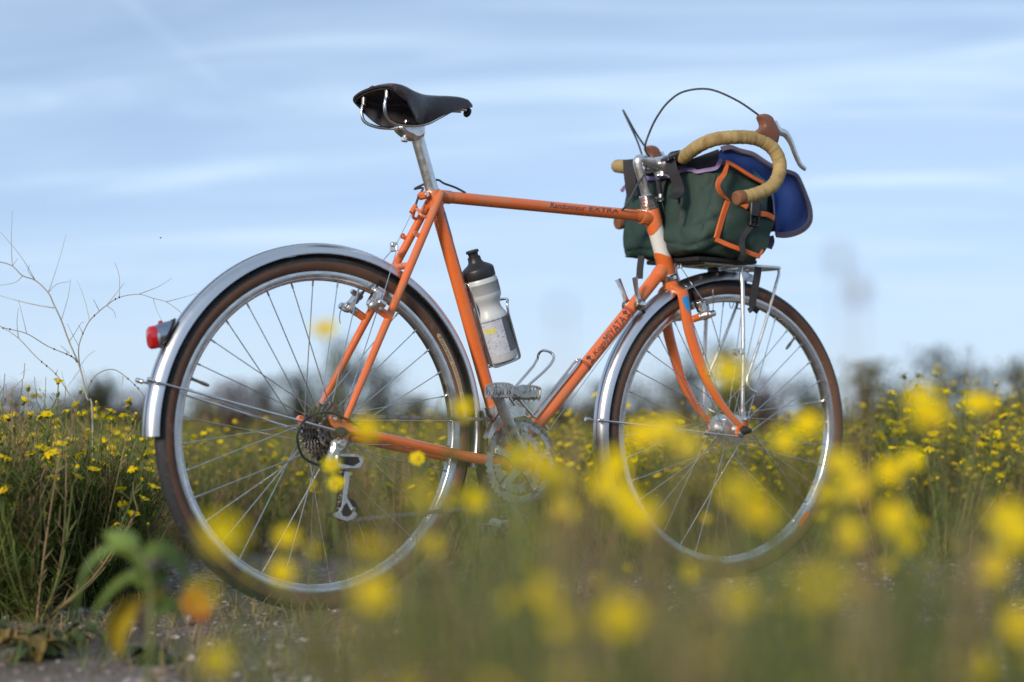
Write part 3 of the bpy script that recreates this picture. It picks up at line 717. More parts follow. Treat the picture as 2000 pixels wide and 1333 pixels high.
# ---- headset, stem, bars
mb = MB(); lathe(mb, [(.0185, -.001), (.0195, .0), (.0205, .003), (.0205, .0085), (.0185, .010), (.0185, .0115), (.0205, .012), (.0205, .0165), (.0175, .0175), (.0175, .019), (.0195, .0195), (.0195, .0235), (.0165, .0245), (.0165, .026), (.0185, .0265), (.0185, .0335), (.0165, .0355), (.0125, .0355)], HT_T, HD, 8)
hs = mb.build('headset', M['chrome'], bike, smooth=False)
mb = MB(); lathe(mb, [(.0175, -.012), (.0215, -.011), (.0215, -.003), (.0195, -.001), (.0185, 0)], HT_B, HD, 28); mb.build('headset', M['chrome'], bike)
CL = V((.8700, 0, .9470))
QT = STA+HD*((.952-STA.z)/HD.z)
def Smb(mb): mb.v = [tuple(S(v)) for v in mb.v]; return mb
mb = MB(); tube(mb, seg(HT_T+HD*.03, QT-HD*.012, 4)+[QT-HD*.002+X_*.003], [.0111, .0111, .0111, .0111, .0113, .0118], 18)
ex = spline([QT-HD*.013, QT-HD*.001+X_*.004, QT+HD*.001+X_*.018, CL-X_*.024, CL-X_*.002], 6)
tube(mb, ex, [.0113, .0122, .0122, .0125, .0135, .015], 18)
lathe(mb, [(.0134, -.022), (.0185, -.022), (.019, -.020), (.019, .020), (.0185, .022), (.0134, .022)], CL, Y_, 24)
box(mb, CL+V((.001, 0, -.021)), X_, Y_, Z_, .0095, .012, .0085, .003); stem = Smb(mb).build('stem', M['alu'], bike)
mb = MB(); cyl(mb, CL+V((-.013, 0, -.026)), CL+V((.014, 0, -.023)), .0052, 12); Smb(mb).build('clamp_bolt', M['chrome'], stem)
bar_r = [V((.870, 0, .947)), V((.870, -.045, .9475)), V((.867, -.09, .956)), V((.862, -.150, .972)), V((.875, -.188, .983)), V((.911, -.205, .989)), V((.948, -.2115, .9915)), V((.980, -.215, .988)), V((1.011, -.219, .973)), V((1.0275, -.2225, .949)), V((1.0285, -.2245, .922)), V((1.014, -.226, .894)), V((.986, -.2285, .876)), V((.948, -.230, .862)), V((.914, -.231, .8545))]
bar_l = [V((p.x, -p.y, p.z-.021*min(1, abs(p.y)/.2))) for p in bar_r]
pathR = spline(bar_r, 10); pathL = spline(bar_l, 10)
mb = MB(); tube(mb, [S(p) for p in reversed(pathL[1:40])]+[S(p) for p in pathR[:40]], .0122, 18); hb = mb.build('handlebar', M['chrome'], bike); tag(hb, 'drop handlebar wound with mustard cloth tape')
def wraps(path, i0):
    pts = []; acc = 0; q = [S(p) for p in path[i0:]]; rs = []
    # resample evenly, give every wrap of tape its own step
    L = sum((q[i+1]-q[i]).length for i in range(len(q)-1)); n = int(L/.0022); out = []; k = 0; d = 0
    for j in range(n+1):
        t = L*j/n
        while k < len(q)-2 and d+(q[k+1]-q[k]).length < t: d += (q[k+1]-q[k]).length; k += 1
        e = (q[k+1]-q[k]).length; out.append(q[k]+(q[k+1]-q[k])*((t-d)/e))
    rr = [.0149+.0007*(((j*.0022) % .0115)/.0115)+.00025*math.sin(j*.7) for j in range(n+1)]
    mb = MB(); tube(mb, out, rr, 18); return mb, out
for pth in (pathR, pathL):
    mb, out = wraps(pth, 18); mb.build('bar_tape', M['tape'], hb)
    d = (out[-1]-out[-4]).normalized(); mb = MB(); lathe(mb, [(.0150, -.010), (.0160, -.007), (.0163, .006), (.0150, .010), (.011, .0115), (.0105, .010), (0, .010)], out[-1], d, 20); mb.build('bar_plug', M['plug'], hb)
# brake levers: hood outline measured on the near side, mirrored to the far one
hood = [Fk(x, y, -.216) for x, y in ((1481, 226), (1491, 223), (1503, 227), (1509, 238), (1518, 256), (1519, 270), (1512, 287), (1494, 275), (1474, 262), (1484, 252), (1487, 245), (1484, 234))]
bl = [Fk(x, y, -.216) for x, y in ((1511, 240), (1521, 256), (1534, 262), (1545, 279), (1554, 303), (1563, 322), (1573, 331))]
bw = [.011, .011, .0105, .0085, .0075, .007, .006]
def hump(poly, Yc, hw, f, dz=0):                                         # rounded solid from a side outline
    c = sum(poly, V())/len(poly); vs_, fs = [], []; k = len(poly)
    lay = [(-1, .62), (-.8, .88), (-.35, 1), (.35, 1), (.8, .88), (1, .62)]
    for t, sc in lay:
        for p in poly: q = c+(p-c)*sc; vs_.append(f(V((q.x, Yc+hw*t, q.z+dz))))
    fs = [tuple(range(k-1, -1, -1)), tuple(5*k+q for q in range(k))]
    for l in range(5):
        for q in range(k): fs.append((l*k+q, l*k+(q+1) % k, l*k+k+(q+1) % k, l*k+k+q))
    return MB().add(vs_, fs)
def dense(poly, per=3): return spline(poly, per, closed=True)
for s, dz in ((-1, 0), (1, -.021)):
    m2 = hump(dense(hood), .216*s, .0135, S, dz); hd = m2.build('brake_hood', M['hood'], hb)
    path = spline([V((p.x, .216*s, p.z+dz)) for p in bl], 5); n = len(path)
    m2 = MB(); sweep(m2, [S(p) for p in path], lambda i, u: [(lerp_list(bw, u)*.62*math.cos(a), lerp_list(bw, u)*.85*math.sin(a)) for a in [2*math.pi*q/12 for q in range(12)]]); m2.build('brake_lever', M['alu'], hd)
# brake cables
def cable(pts, r, m, nm='cable', per=8, parent=None, f=V):
    mb = MB(); tube(mb, spline([f(p) for p in pts], per), r, 8); return mb.build(nm, m, parent or bike)
def FkW(px, py, Y): return Fk(px, py, Y)
cable([FkW(*q) for q in ((1484, 227, -.215), (1440, 197, -.200), (1386, 175, -.165), (1337, 179, -.125), (1307, 198, -.095), (1285, 226, -.070), (1269, 258, -.045), (1260, 290, -.03))]+[V((.842, .002, .955)), V((.857, .000, .905)), V((.868, 0, .872))], .0024, M['black_cable'], 'brake_cable_housing', f=S)
hl = V((hood[0].x, .216, hood[0].z-.021))
cable([hl]+[FkW(*q) for q in ((1243, 262, .19), (1224, 228, .16), (1217, 216, .13), (1226, 236, .10), (1243, 272, .06), (1253, 300, .03), (1262, 330, .0), (1245, 362, -.02))]+[SI(B(1228, 395, -.03)), SI(B(1214, 412, -.010))], .0024, M['black_cable'], 'brake_cable_housing', f=S)
cable([B(909, 377, -.004), B(890, 367, -.004), B(868, 359, -.006), B(850, 352, .0), V((.222, .018, .842)), B(826, 368, .012), B(817, 386, .004), HG+V((.004, 0, .007))], .0024, M['black_cable'], 'brake_cable_housing')
YK = B(770, 486, 0)
cable([HG, YK], .0008, M['chrome'], 'brake_cable', 2)
# ---- fork
CR = HT_B-HD*.030                                                        # crown centre
mb = MB(); tube(mb, seg(HT_B-HD*.010, CR-HD*.004, 3), [.0175, .018, .0185, .019], 20)
vs_, fs = [], []; nS = 9
for i in range(nS):                                                      # sloping crown arched between the blades
    t = (i/(nS-1)-.5)*2; yy = .040*t; dz = -.013*abs(t)**2.2
    hx = .0165-.002*abs(t); hz = .0125-.001*abs(t)
    for a in range(14):
        an = 2*math.pi*a/14; ca, sa = math.cos(an), math.sin(an)
        x = math.copysign(abs(ca)**.7, ca)*hx; z = math.copysign(abs(sa)**.7, sa)*hz
        vs_.append(CR+X_*x+HD*(z+dz-.004)+Y_*yy)
for i in range(nS-1):
    for a in range(14): fs.append((i*14+a, i*14+(a+1) % 14, i*14+14+(a+1) % 14, i*14+14+a))
fs += [tuple(range(13, -1, -1)), tuple((nS-1)*14+a for a in range(14))]
mb.add(vs_, fs); fork = Smb(mb).build('fork_crown', M['orange'], bike)
px_bl = ((1330, 597, -.038), (1345, 640, -.041), (1364, 700, -.045), (1381, 742, -.048), (1401, 778, -.051), (1424, 809, -.053), (1449, 836, -.054))
blade = [Fk(*q) for q in px_bl]
for s in (-1, 1):
    pts = spline([V((p.x, abs(p.y)*s, p.z)) for p in [CR+V((.003, -.038, -.006))]+blade[1:]], 6)
    mb = MB(); n = len(pts)
    sweep(mb, pts, lambda i, u: [(lerp_list([.0088, .0088, .0088, .0082, .0075, .0066, .0062], u)*math.cos(a), lerp_list([.0140, .0140, .0132, .0116, .0098, .0078, .0066], u)*math.sin(a)) for a in [2*math.pi*q/16 for q in range(16)]], up=Y_)
    fb = Smb(mb).build('fork_blade', M['orange'], bike)
    mb = MB(); e = pts[-1]; plate(mb, [e+V(q) for q in ((-.012, 0, .012), (-.002, 0, .010), (.010, 0, .014), (.018, 0, .008), (.017, 0, -.010), (.008, 0, -.018), (-.010, 0, -.016), (-.016, 0, -.004))], Y_, .0065)
    lathe(mb, [(.0028, -.004), (.0062, -.004), (.0062, .004), (.0028, .004)], e+V((-.011, 0, -.013)), Y_, 12, closed_prof=True)
    lathe(mb, [(.0028, -.004), (.0066, -.004), (.0066, .004), (.0028, .004)], e+V((.014, 0, .018)), Y_, 12, closed_prof=True); Smb(mb).build('dropout', M['orange'], fb)
    mb = MB(); cyl(mb, e+V((-.011, .003*s, -.013)), e+V((-.011, .0115*s, -.013)), .0048, 10); Smb(mb).build('eyelet_bolt', M['chrome'], fb)
    bp_ = V((blade[3].x, .048*s, blade[3].z+.012)); mb = MB(); cyl(mb, bp_+Y_*.006*s, bp_+Y_*.0155*s, .0058, 12); Smb(mb).build('rack_bolt', M['chrome'], fb)
    mb = MB(); cyl(mb, bp_+V((-.002, .0, 0)), bp_+V((-.0145, 0, -.004)), .0038, 10); Smb(mb).build('lamp_boss', M['orange'], fb)
    # blue shield on the blade's outside
    mb = MB(); vs_, fs = [], []; p0 = CR+V((.005, .039*s, -.022)); dd = (pts[8]-pts[2]).normalized(); sd_ = dd.cross(Y_)
    for h, w_ in ((0, 1), (.012, 1), (.022, .8), (.031, .42), (.037, .06)):
        for k in range(7):
            a = (k/6-.5)*2*w_*.75; vs_.append(p0+dd*h+sd_*math.sin(a)*.0138+Y_*s*(.0092*math.cos(a)+.0006))
    for i in range(4):
        for k in range(6): fs.append((i*7+k, i*7+k+1, i*7+8+k, i*7+7+k))
    Smb(mb.add(vs_, fs)).build('badge', M['blue_decal'], fb)

# ---- cantilever brakes (front and rear, each arm a part)
def canti(base, out, fwd, f, s, nm, up, bl_=.014):
    """base: boss on the blade/stay; out: sideways; fwd: towards the side where the brake stands; up: along the blade"""
    o_, w_, u_ = V(out), V(fwd), V(up)
    mb = MB(); cyl(mb, base+w_*.004, base+w_*.030, .0088, 14); boss = MB(); cyl(boss, base-w_*bl_, base+w_*.008, .0082, 12)
    # arm: from the pivot up to the pad clamp and out to the cable end
    a0 = base+w_*.022; a1 = a0+u_*.030+o_*(-.004); a2 = a0+o_*.030+u_*.003
    poly = [a0-o_*.010-u_*.006, a0+o_*.004-u_*.011, a2-u_*.006, a2+o_*.006, a2+u_*.006, a0+o_*.011+u_*.010, a1+o_*.010, a1+u_*.008, a1-o_*.009, a0-o_*.009+u_*.012]
    plate(mb, spline(poly, 2, closed=True), w_, .0105, .002); cyl(mb, a2-w_*.010, a2+w_*.008, .0072, 12)
    mb.v = [tuple(f(v)) for v in mb.v]; boss.v = [tuple(f(v)) for v in boss.v]
    arm = mb.build('brake_arm', M['alu'], bike); boss.build('brake_boss', M['orange'], arm)
    mb = MB(); cyl(mb, a1-w_*.012, a1+w_*.012, .0062, 12); cyl(mb, a0+w_*.006, a0+w_*.012, .0068, 6); cyl(mb, a1+w_*.010, a1+w_*.016, .0048, 6); mb.v = [tuple(f(v)) for v in mb.v]; mb.build('pinch_bolt', M['chrome'], arm)
    c = a1-o_*.016+u_*.004
    mb = MB(); cyl(mb, a1, c-o_*.002, .0034, 10); mb.v = [tuple(f(v)) for v in mb.v]; mb.build('pad_post', M['alu'], arm)
    mb = MB(); t = nm; box(mb, c-o_*.004, t, u_, o_, .024, .0065, .0055, .002); mb.v = [tuple(f(v)) for v in mb.v]; mb.build('brake_pad', M['black_gear'], arm)
    return f(a2)
ends_f, ends_r = [], []
bd = (blade[1]-blade[0]).normalized()
fb0 = Fk(1364, 620, -.045)
for s in (-1, 1):
    ends_f.append(canti(V((fb0.x-.006, .046*s, fb0.z-.002)), V((0, s, .0)), V((.95, 0, .30)).normalized(), S, s, V((.45, 0, -.9)).normalized(), V((-.25, 0, .97)).normalized()))
sb = B(752, 612, -.045)
for s in (-1, 1):
    ends_r.append(canti(V((sb.x-.010, .0455*s, sb.z+.004)), V((0, s, 0)), V((-.86, 0, .5)).normalized(), V, s, V((.55, 0, .83)).normalized(), V((.5, 0, .86)).normalized(), .027))
def yoke(c, ends, f=V):
    mb = MB(); pl = c; box(mb, pl, X_, Y_, Z_, .003, .013, .006, .002); cyl(mb, pl+V((-.008, 0, .008)), pl+V((.006, 0, .008)), .0052, 10); y = mb.build('cable_yoke', M['alu'], bike)
    for s, e in zip((-1, 1), ends):
        mb = MB(); tube(mb, [pl+V((0, .010*s, -.003)), e], .0009, 6); mb.build('straddle_cable', M['chrome'], y)
yoke(YK, ends_r)
YF = S(Fk(1324, 520, 0)); yoke(YF, ends_f)
cable([S(V((.868, 0, .872))), YF], .0008, M['chrome'], 'brake_cable', 2)
mb = MB(); box(mb, S(V((.862, 0, .868))), X_, Y_, Z_, .012, .006, .0035, .001); cyl(mb, S(V((.868, 0, .862))), S(V((.868, 0, .880))), .0052, 10); mb.build('cable_hanger', M['alu'], bike)
for s, e in zip((-1, 1), ends_f):                                        # loose cable tails
    mb = MB(); tube(mb, spline([e, e+V((.004, 0, .010)), e+V((.004, -.001, .030)), e+V((.003, -.001, .046))], 4), .0009, 6); cyl(mb, e+V((.003, -.001, .044)), e+V((.003, -.001, .056)), .0018, 8); mb.build('cable_tail', M['steel_dark'], bike)
e = ends_r[1]; mb = MB(); tube(mb, spline([e, e+V((-.006, .0, -.010)), e+V((-.008, 0, -.024)), e+V((-.006, 0, -.034))], 4), .0009, 6); mb.build('cable_tail', M['steel_dark'], bike)

# ---- cranks, chainrings, pedals
CK = V((.444, -.044, .278)); ring_r = .0870
def ring(mb, teeth, ri, r, y, th=.0026):
    vs_, fs = [], []; n = teeth*4
    for k in range(n):
        a = 2*math.pi*k/n; ro = r+(.0026 if k % 4 in (1, 2) else -.0016); d = V((math.cos(a), 0, math.sin(a)))
        for rr, t in ((ri, -th/2), (ri, th/2), (ro, th/2), (ro, -th/2)): vs_.append(V((CK.x, y+t, CK.z))+d*rr)
    for k in range(n):
        j = (k+1) % n
        for q in range(4): fs.append((k*4+q, j*4+q, j*4+(q+1) % 4, k*4+(q+1) % 4))
    return mb.add(vs_, fs)
mb = MB(); ring(mb, 44, .0715, ring_r, -.046); crk = mb.build('chainring', M['crank'], bike)
mb = MB(); ring(mb, 32, .047, .0640, -.039); mb.build('chainring', M['crank'], bike)
mb = MB(); cd = V((.359, 0, .419))-V((.444, 0, .278)); cd.normalize(); cl = .170
sc_ = V((.444, -.0505, .278)); a_of = math.atan2(cd.z, cd.x)
for k in range(5):
    a = a_of+2*math.pi*(k+.5)/5; d = V((math.cos(a), 0, math.sin(a))); t = V((-d.z, 0, d.x))
    plate(mb, [sc_+d*.012+t*.013, sc_+d*.045+t*.0080, sc_+d*.071+t*.009, sc_+d*.076, sc_+d*.071-t*.009, sc_+d*.045-t*.0080, sc_+d*.012-t*.013], Y_, .0075, .0015)
lathe(mb, [(.012, -.012), (.019, -.010), (.021, 0), (.019, .012)], sc_, Y_, 22)
sp_o = mb.build('crank_spider', M['crank'], bike)
for k in range(5):
    a = a_of+2*math.pi*(k+.5)/5; d = V((math.cos(a), 0, math.sin(a))); m2 = MB(); cyl(m2, sc_+d*.0680+Y_*-.007, sc_+d*.0680, .0055, 10); m2.build('chainring_bolt', M['chrome'], sp_o)
def crank(p0, d, y0, y1, nm):
    mb = MB(); pts = [V((p0.x, y0+(y1-y0)*u, p0.z))+d*(cl*u) for u in (0, .1, .3, .6, .85, .96, 1.0, 1.06)]
    hw = [.017, .0155, .0135, .0125, .0120, .0135, .0135, .009]; hd = [.011, .010, .0085, .0075, .007, .0075, .0075, .006]
    sweep(mb, pts, lambda i, u: [(hd[i]*math.copysign(abs(math.cos(a))**.7, math.cos(a)), hw[i]*math.copysign(abs(math.sin(a))**.7, math.sin(a))) for a in [2*math.pi*q/16 for q in range(16)]], up=Y_)
    o = mb.build('crank_arm', M['crank'], bike); m2 = MB(); s = -1 if y0 < 0 else 1
    lathe(m2, [(.0115, 0), (.011, .003), (.006, .0038), (.0055, .002), (0, .002)], V((p0.x, y0+.0095*s, p0.z)), Y_*s, 18); m2.build('dust_cap', M['chrome'], o)
    return pts[6]
pr = crank(V((.444, 0, .278)), cd, -.060, -.083, 'r')
pl_ = crank(V((.444, 0, .278)), -cd, .060, .083, 'l')
def pedal(p, s, tilt):
    fx = V((math.cos(tilt), 0, math.sin(tilt))); fz = V((-math.sin(tilt), 0, math.cos(tilt)))
    mb = MB(); cyl(mb, p, p+Y_*.018*s, .0075, 12); c = p+Y_*.060*s; lathe(mb, [(.009, -.040), (.014, -.034), (.012, -.02), (.010, .02), (.013, .03), (.0135, .038), (0, .041)], c, Y_*s, 18)
    o = mb.build('pedal', M['crank'], bike)
    for e in (-1, 1):                                                    # front and rear cage plates with teeth and cut-outs
        q = c+fx*(.034*e)
        m2 = MB(); sw = .047
        # outer frame of the plate as four bars plus inner lattice so the holes are real
        top = [q+Y_*(t*sw)+fz*(.013-.006*abs(t)**3) for t in [k/8-1 for k in range(17)]]; bot = [q+Y_*(t*sw)-fz*.012 for t in [k/8-1 for k in range(17)]]
        ribbon(m2, top, .005, .0022, fz); ribbon(m2, bot, .005, .0022, fz)
        for k in range(0, 17, 2):
            ribbon(m2, seg(bot[k], top[k], 2), .0042, .0022, Y_)
            if k < 16 and k % 4 == 0: ribbon(m2, seg(bot[k], top[k+2], 2), .003, .002, Y_)
            if k < 16 and k % 4 == 2: ribbon(m2, seg(bot[k+2], top[k], 2), .003, .002, Y_)
        for k in range(0, 16, 3): plate(m2, [bot[k]-fz*.002, bot[k+1]-fz*.002, (bot[k]+bot[k+1])/2-fz*.006], fx, .0022, .0003)
        m2.build('pedal_cage', M['crank'], o)
    m2 = MB()
    for t in (-.040, .044):
        m2 = MB(); ribbon(m2, spline([c+fx*-.034+Y_*t*s+fz*.002, c+fx*-.012+Y_*(t*.9)*s-fz*.006, c+fx*.012+Y_*(t*.9)*s-fz*.006, c+fx*.034+Y_*t*s+fz*.002], 4), .012, .0022, fz); m2.build('pedal_side', M['crank'], o)
pedal(pr, -1, math.radians(-4)); pedal(pl_, 1, math.radians(20))

# ---- cassette, derailleurs, chain
mb = MB(); cas = empty('cassette', parent=bike)
for k in range(8):
    teeth = 28-2*k; r = teeth*.0127/(2*math.pi); y = -.020-.0044*k; m2 = MB(); vs_, fs = [], []; n = teeth*4
    for j in range(n):
        a = 2*math.pi*j/n; ro = r+(.0036 if j % 4 in (1, 2) else -.0022); d = V((math.cos(a), 0, math.sin(a)))
        for rr, t in ((max(.014, r*.55), -.0009), (max(.014, r*.55), .0009), (ro, .0009), (ro, -.0009)): vs_.append(AXR+V((0, y+t, 0))+d*rr)
    for j in range(n):
        i2 = (j+1) % n
        for q in range(4): fs.append((j*4+q, i2*4+q, i2*4+(q+1) % 4, j*4+(q+1) % 4))
    m2.add(vs_, fs).build('sprocket', M['steel_dark'], cas, smooth=False)
    if k < 5:                                                            # carrier arms of the larger sprockets
        m2 = MB()
        for j in range(5):
            a = 2*math.pi*j/5+k*.12; d = V((math.cos(a), 0, math.sin(a))); t = V((-d.z, 0, d.x)); c = AXR+V((0, y-.0012, 0))
            plate(m2, [c+d*.013+t*.006, c+d*r*.62+t*.004, c+d*r*.62-t*.004, c+d*.013-t*.006], Y_, .0016, .0002)
        m2.build('sprocket_carrier', M['steel_dark'], cas)
mb = MB(); lathe(mb, [(.008, -.060), (.0145, -.0585), (.0150, -.018), (.008, -.017)], AXR, Y_, 20); mb.build('freehub', M['steel_dark'], cas)
CY = -.0445
PU, PL_ = V((.006, CY, .268)), V(B(681, 995, CY))
cog_r = 16*.0127/(2*math.pi)
def link_mesh(outer):
    mb = MB(); w = .0036 if outer else .0024
    for s in (-1, 1):
        vs_ = []; n = 12
        pr_ = []
        for i in range(n):                                               # figure-eight side plate
            a = 2*math.pi*i/n; x, z = math.cos(a)*.0100, math.sin(a)*.0042; z *= (.72+.5*min(1, abs(x)/.0064)); pr_.append(V((x, 0, z)))
        plate(mb, [p+Y_*w*s for p in pr_], Y_, .0011, .0002)
    for e in (-1, 1):
        if outer: cyl(mb, V((.00635*e, -.0046, 0)), V((.00635*e, .0046, 0)), .0022, 8, .0003)
        else: cyl(mb, V((.00635*e, -.0019, 0)), V((.00635*e, .0019, 0)), .0039, 10, .0003)
    return mb
path = []
def arc(c, r, a0, a1, n):
    return [V((c.x+r*math.cos(a0+(a1-a0)*k/n), CY, c.z+r*math.sin(a0+(a1-a0)*k/n))) for k in range(n+1)]
R_ = math.radians
path += arc(AXR, cog_r, R_(265), R_(93), 24)                             # round the back of the cog (clockwise)
path += arc(V((.444, 0, .278)), ring_r, R_(92), R_(-92), 30)             # over the chainring
path += arc(PL_, .0215, R_(-80), R_(-190), 10)                           # round the lower jockey wheel
path += arc(PU, .0215, R_(-30), R_(70), 8)                               # and the upper one
path.append(path[0])
LL = [0]
for i in range(len(path)-1): LL.append(LL[-1]+(path[i+1]-path[i]).length)
nl = int(LL[-1]/.0127)//2*2; pitch = LL[-1]/nl
def on_path(t):
    t = t % LL[-1]; i = 0
    while i < len(LL)-2 and LL[i+1] < t: i += 1
    return path[i]+(path[i+1]-path[i])*((t-LL[i])/max(1e-9, LL[i+1]-LL[i]))
chain = empty('chain', parent=bike)
lm = [link_mesh(False).mesh('link', M['steel_dark']), link_mesh(True).mesh('link', M['steel_dark'])]
for k in range(nl):
    a, b = on_path(k*pitch), on_path((k+1)*pitch); d = (b-a).normalized(); c = (a+b)/2
    o = bpy.data.objects.new('link', lm[k % 2]); COL.objects.link(o); o.parent = chain
    z = d.cross(Y_)*-1; z = Y_.cross(d)*-1
    o.matrix_local = Matrix(((d.x, 0, z.x, c.x), (d.y, 1, z.y, c.y), (d.z, 0, z.z, c.z), (0, 0, 0, 1)))
# rear derailleur
D_ = -.062
def DP(l, Y): return [B(x, y, Y) for x, y in l]
mb = MB(); plate(mb, spline(DP(((649, 861), (661, 857), (673, 858), (675, 868), (668, 878), (660, 886), (658, 898), (650, 906), (637, 904), (640, 890), (645, 875)), -.074), 3, closed=True), Y_, .018, .005)
rd = mb.build('rear_derailleur', M['alu'], bike)
mb = MB(); c = B(667, 866, -.083); lathe(mb, [(.0088, -.004), (.0088, .003), (.007, .0045), (.0035, .0045), (.0035, .002), (0, .002)], c, -Y_, 18); mb.build('pivot_bolt', M['chrome'], rd)
mb = MB(); plate(mb, spline(DP(((652, 889), (676, 886), (700, 889), (708, 899), (706, 911), (696, 917), (680, 918), (655, 914)), -.078), 2, closed=True), Y_, .014, .004); mb.build('parallelogram', M['alu'], rd)
mb = MB(); plate(mb, DP(((662, 891), (700, 893), (703, 903), (690, 911), (662, 905)), -.0855), Y_, .002, .0004); mb.build('parallelogram_plate', M['black_gear'], rd)
mb = MB(); plate(mb, spline(DP(((636, 905), (652, 902), (664, 908), (668, 918), (655, 922), (640, 918)), -.066), 3, closed=True), Y_, .024, .006); mb.build('knuckle', M['black_gear'], rd)
mb = MB(); cg = DP(((671, 921), (684, 922), (681, 940), (677, 972), (684, 983), (697, 1006), (690, 1014), (678, 1019), (664, 1015), (652, 1010), (650, 1005), (661, 1000), (667, 990), (669, 972), (671, 945)), -.058)
plate(mb, cg, Y_, .0035, .001); mb.build('cage_plate', M['alu'], rd)
mb = MB(); plate(mb, DP(((677, 982), (688, 1003), (680, 1010), (670, 1008), (667, 1000), (672, 988)), -.0604), Y_, .0012, .0003); mb.build('cage_recess', M['black_gear'], rd)
mb = MB(); plate(mb, [p+Y_*.024 for p in cg], Y_, .002, .0005); mb.build('cage_plate', M['black_gear'], rd)
for c in (PU, PL_):
    mb = MB(); vs_, fs = [], []; n = 44
    lathe(mb, [(.004, -.003), (.019, -.003), (.021, -.001), (.021, .001), (.019, .003), (.004, .003)], c, Y_, 22); mb.build('jockey_wheel', M['black_plastic'], rd)
    mb = MB(); cyl(mb, c+Y_*-.019, c+Y_*.012, .0050, 10); mb.build('pulley_bolt', M['chrome'], rd)
cable([B(732, 861, -.062), B(712, 842, -.068), B(680, 821, -.076), B(640, 806, -.080), B(600, 817, -.078), B(581, 850, -.074), B(588, 886, -.070), B(603, 901, -.068), B(628, 911, -.068)], .0026, M['black_plastic'], 'gear_cable_housing')
mb = MB(); cyl(mb, B(625, 910, -.068), B(640, 913, -.068), .0055, 10); mb.build('barrel_adjuster', M['black_plastic'], bike)
cable([B(732, 861, -.062), B(950, 905, -.02)], .0008, M['chrome'], 'gear_cable', 2)
# front derailleur
mb = MB(); c = V((.402, -.02, .392)); lathe(mb, [(.0150, -.010), (.0175, -.010), (.0175, .010), (.0150, .010)], BB+ST_D*.115, ST_D, 20, closed_prof=True); box(mb, BB+ST_D*.112+V((.004, -.022, 0)), X_, Y_, Z_, .011, .010, .009, .003)
fd = mb.build('front_derailleur', M['alu'], bike)
for y in (-.053, -.037):
    m2 = MB(); q = [V((.444, y, .278))+V((math.cos(a)*r, 0, math.sin(a)*r)) for a, r in ((R_(150), .095), (R_(135), .095), (R_(118), .095), (R_(100), .095), (R_(86), .097), (R_(86), .113), (R_(100), .119), (R_(118), .115), (R_(135), .109), (R_(150), .103))]
    plate(m2, q, Y_, .0018, .0003); m2.build('derailleur_cage', M['alu'], fd)
# shift levers on the down tube
sl = (BB+dtd*(u_of(1240, 590, BB, dtd)))
lv = [(1257, 576), (1254, 560), (1249, 542), (1245, 524)]
for s in (-1, 1):
    mb = MB(); c = sl+Y_*.0145*s; lathe(mb, [(.0115, 0), (.0130, .002), (.0130, .012), (.0115, .0135), (.0085, .0135), (.008, .016), (0, .016)], c, Y_*s, 22); ps = mb.build('shifter_pod', M['steel_dark'], bike)
    mb = MB(); lathe(mb, [(.0078, .0155), (.0078, .0190), (.006, .0200), (0, .0200)], c, Y_*s, 18); mb.build('shifter_screw', M['chrome'], ps)
    P0 = c+Y_*.007*s; dirv = (B(1247, 524, -.022)-B(1262, 578, -.022)).normalized() if s < 0 else (B(1247, 524, -.022)-B(1262, 578, -.022)).normalized()
    pts = spline([P0+dirv*.002, P0+dirv*.020+Y_*.001*s, P0+dirv*.042+Y_*.004*s, P0+dirv*.063+Y_*.009*s], 5); n = len(pts)
    mb = MB(); sweep(mb, pts, lambda i, u: [(lerp_list([.0035, .0032, .003, .0032], u)*math.cos(a), lerp_list([.0105, .0068, .0068, .0088], u)*math.sin(a)) for a in [2*math.pi*q/12 for q in range(12)]], up=Y_); mb.build('shift_lever', M['alu'], ps)
cable([sl+V((0, -.014, -.010)), BB+V((.02, -.010, -.022))], .0008, M['chrome'], 'gear_cable', 2)
mb = MB(); cyl(mb, sl+V((.014, -.008, -.008)), sl+V((.034, -.004, -.020)), .0028, 8); mb.build('cable_stop', M['black_gear'], bike)
mb = MB(); q = B(1078, 818, 0); cyl(mb, BB+dtd*.12+V((.010, 0, -.008)), BB+dtd*.12+V((.020, 0, -.018)), .004, 10); mb.build('bottle_boss', M['alu'], dt)

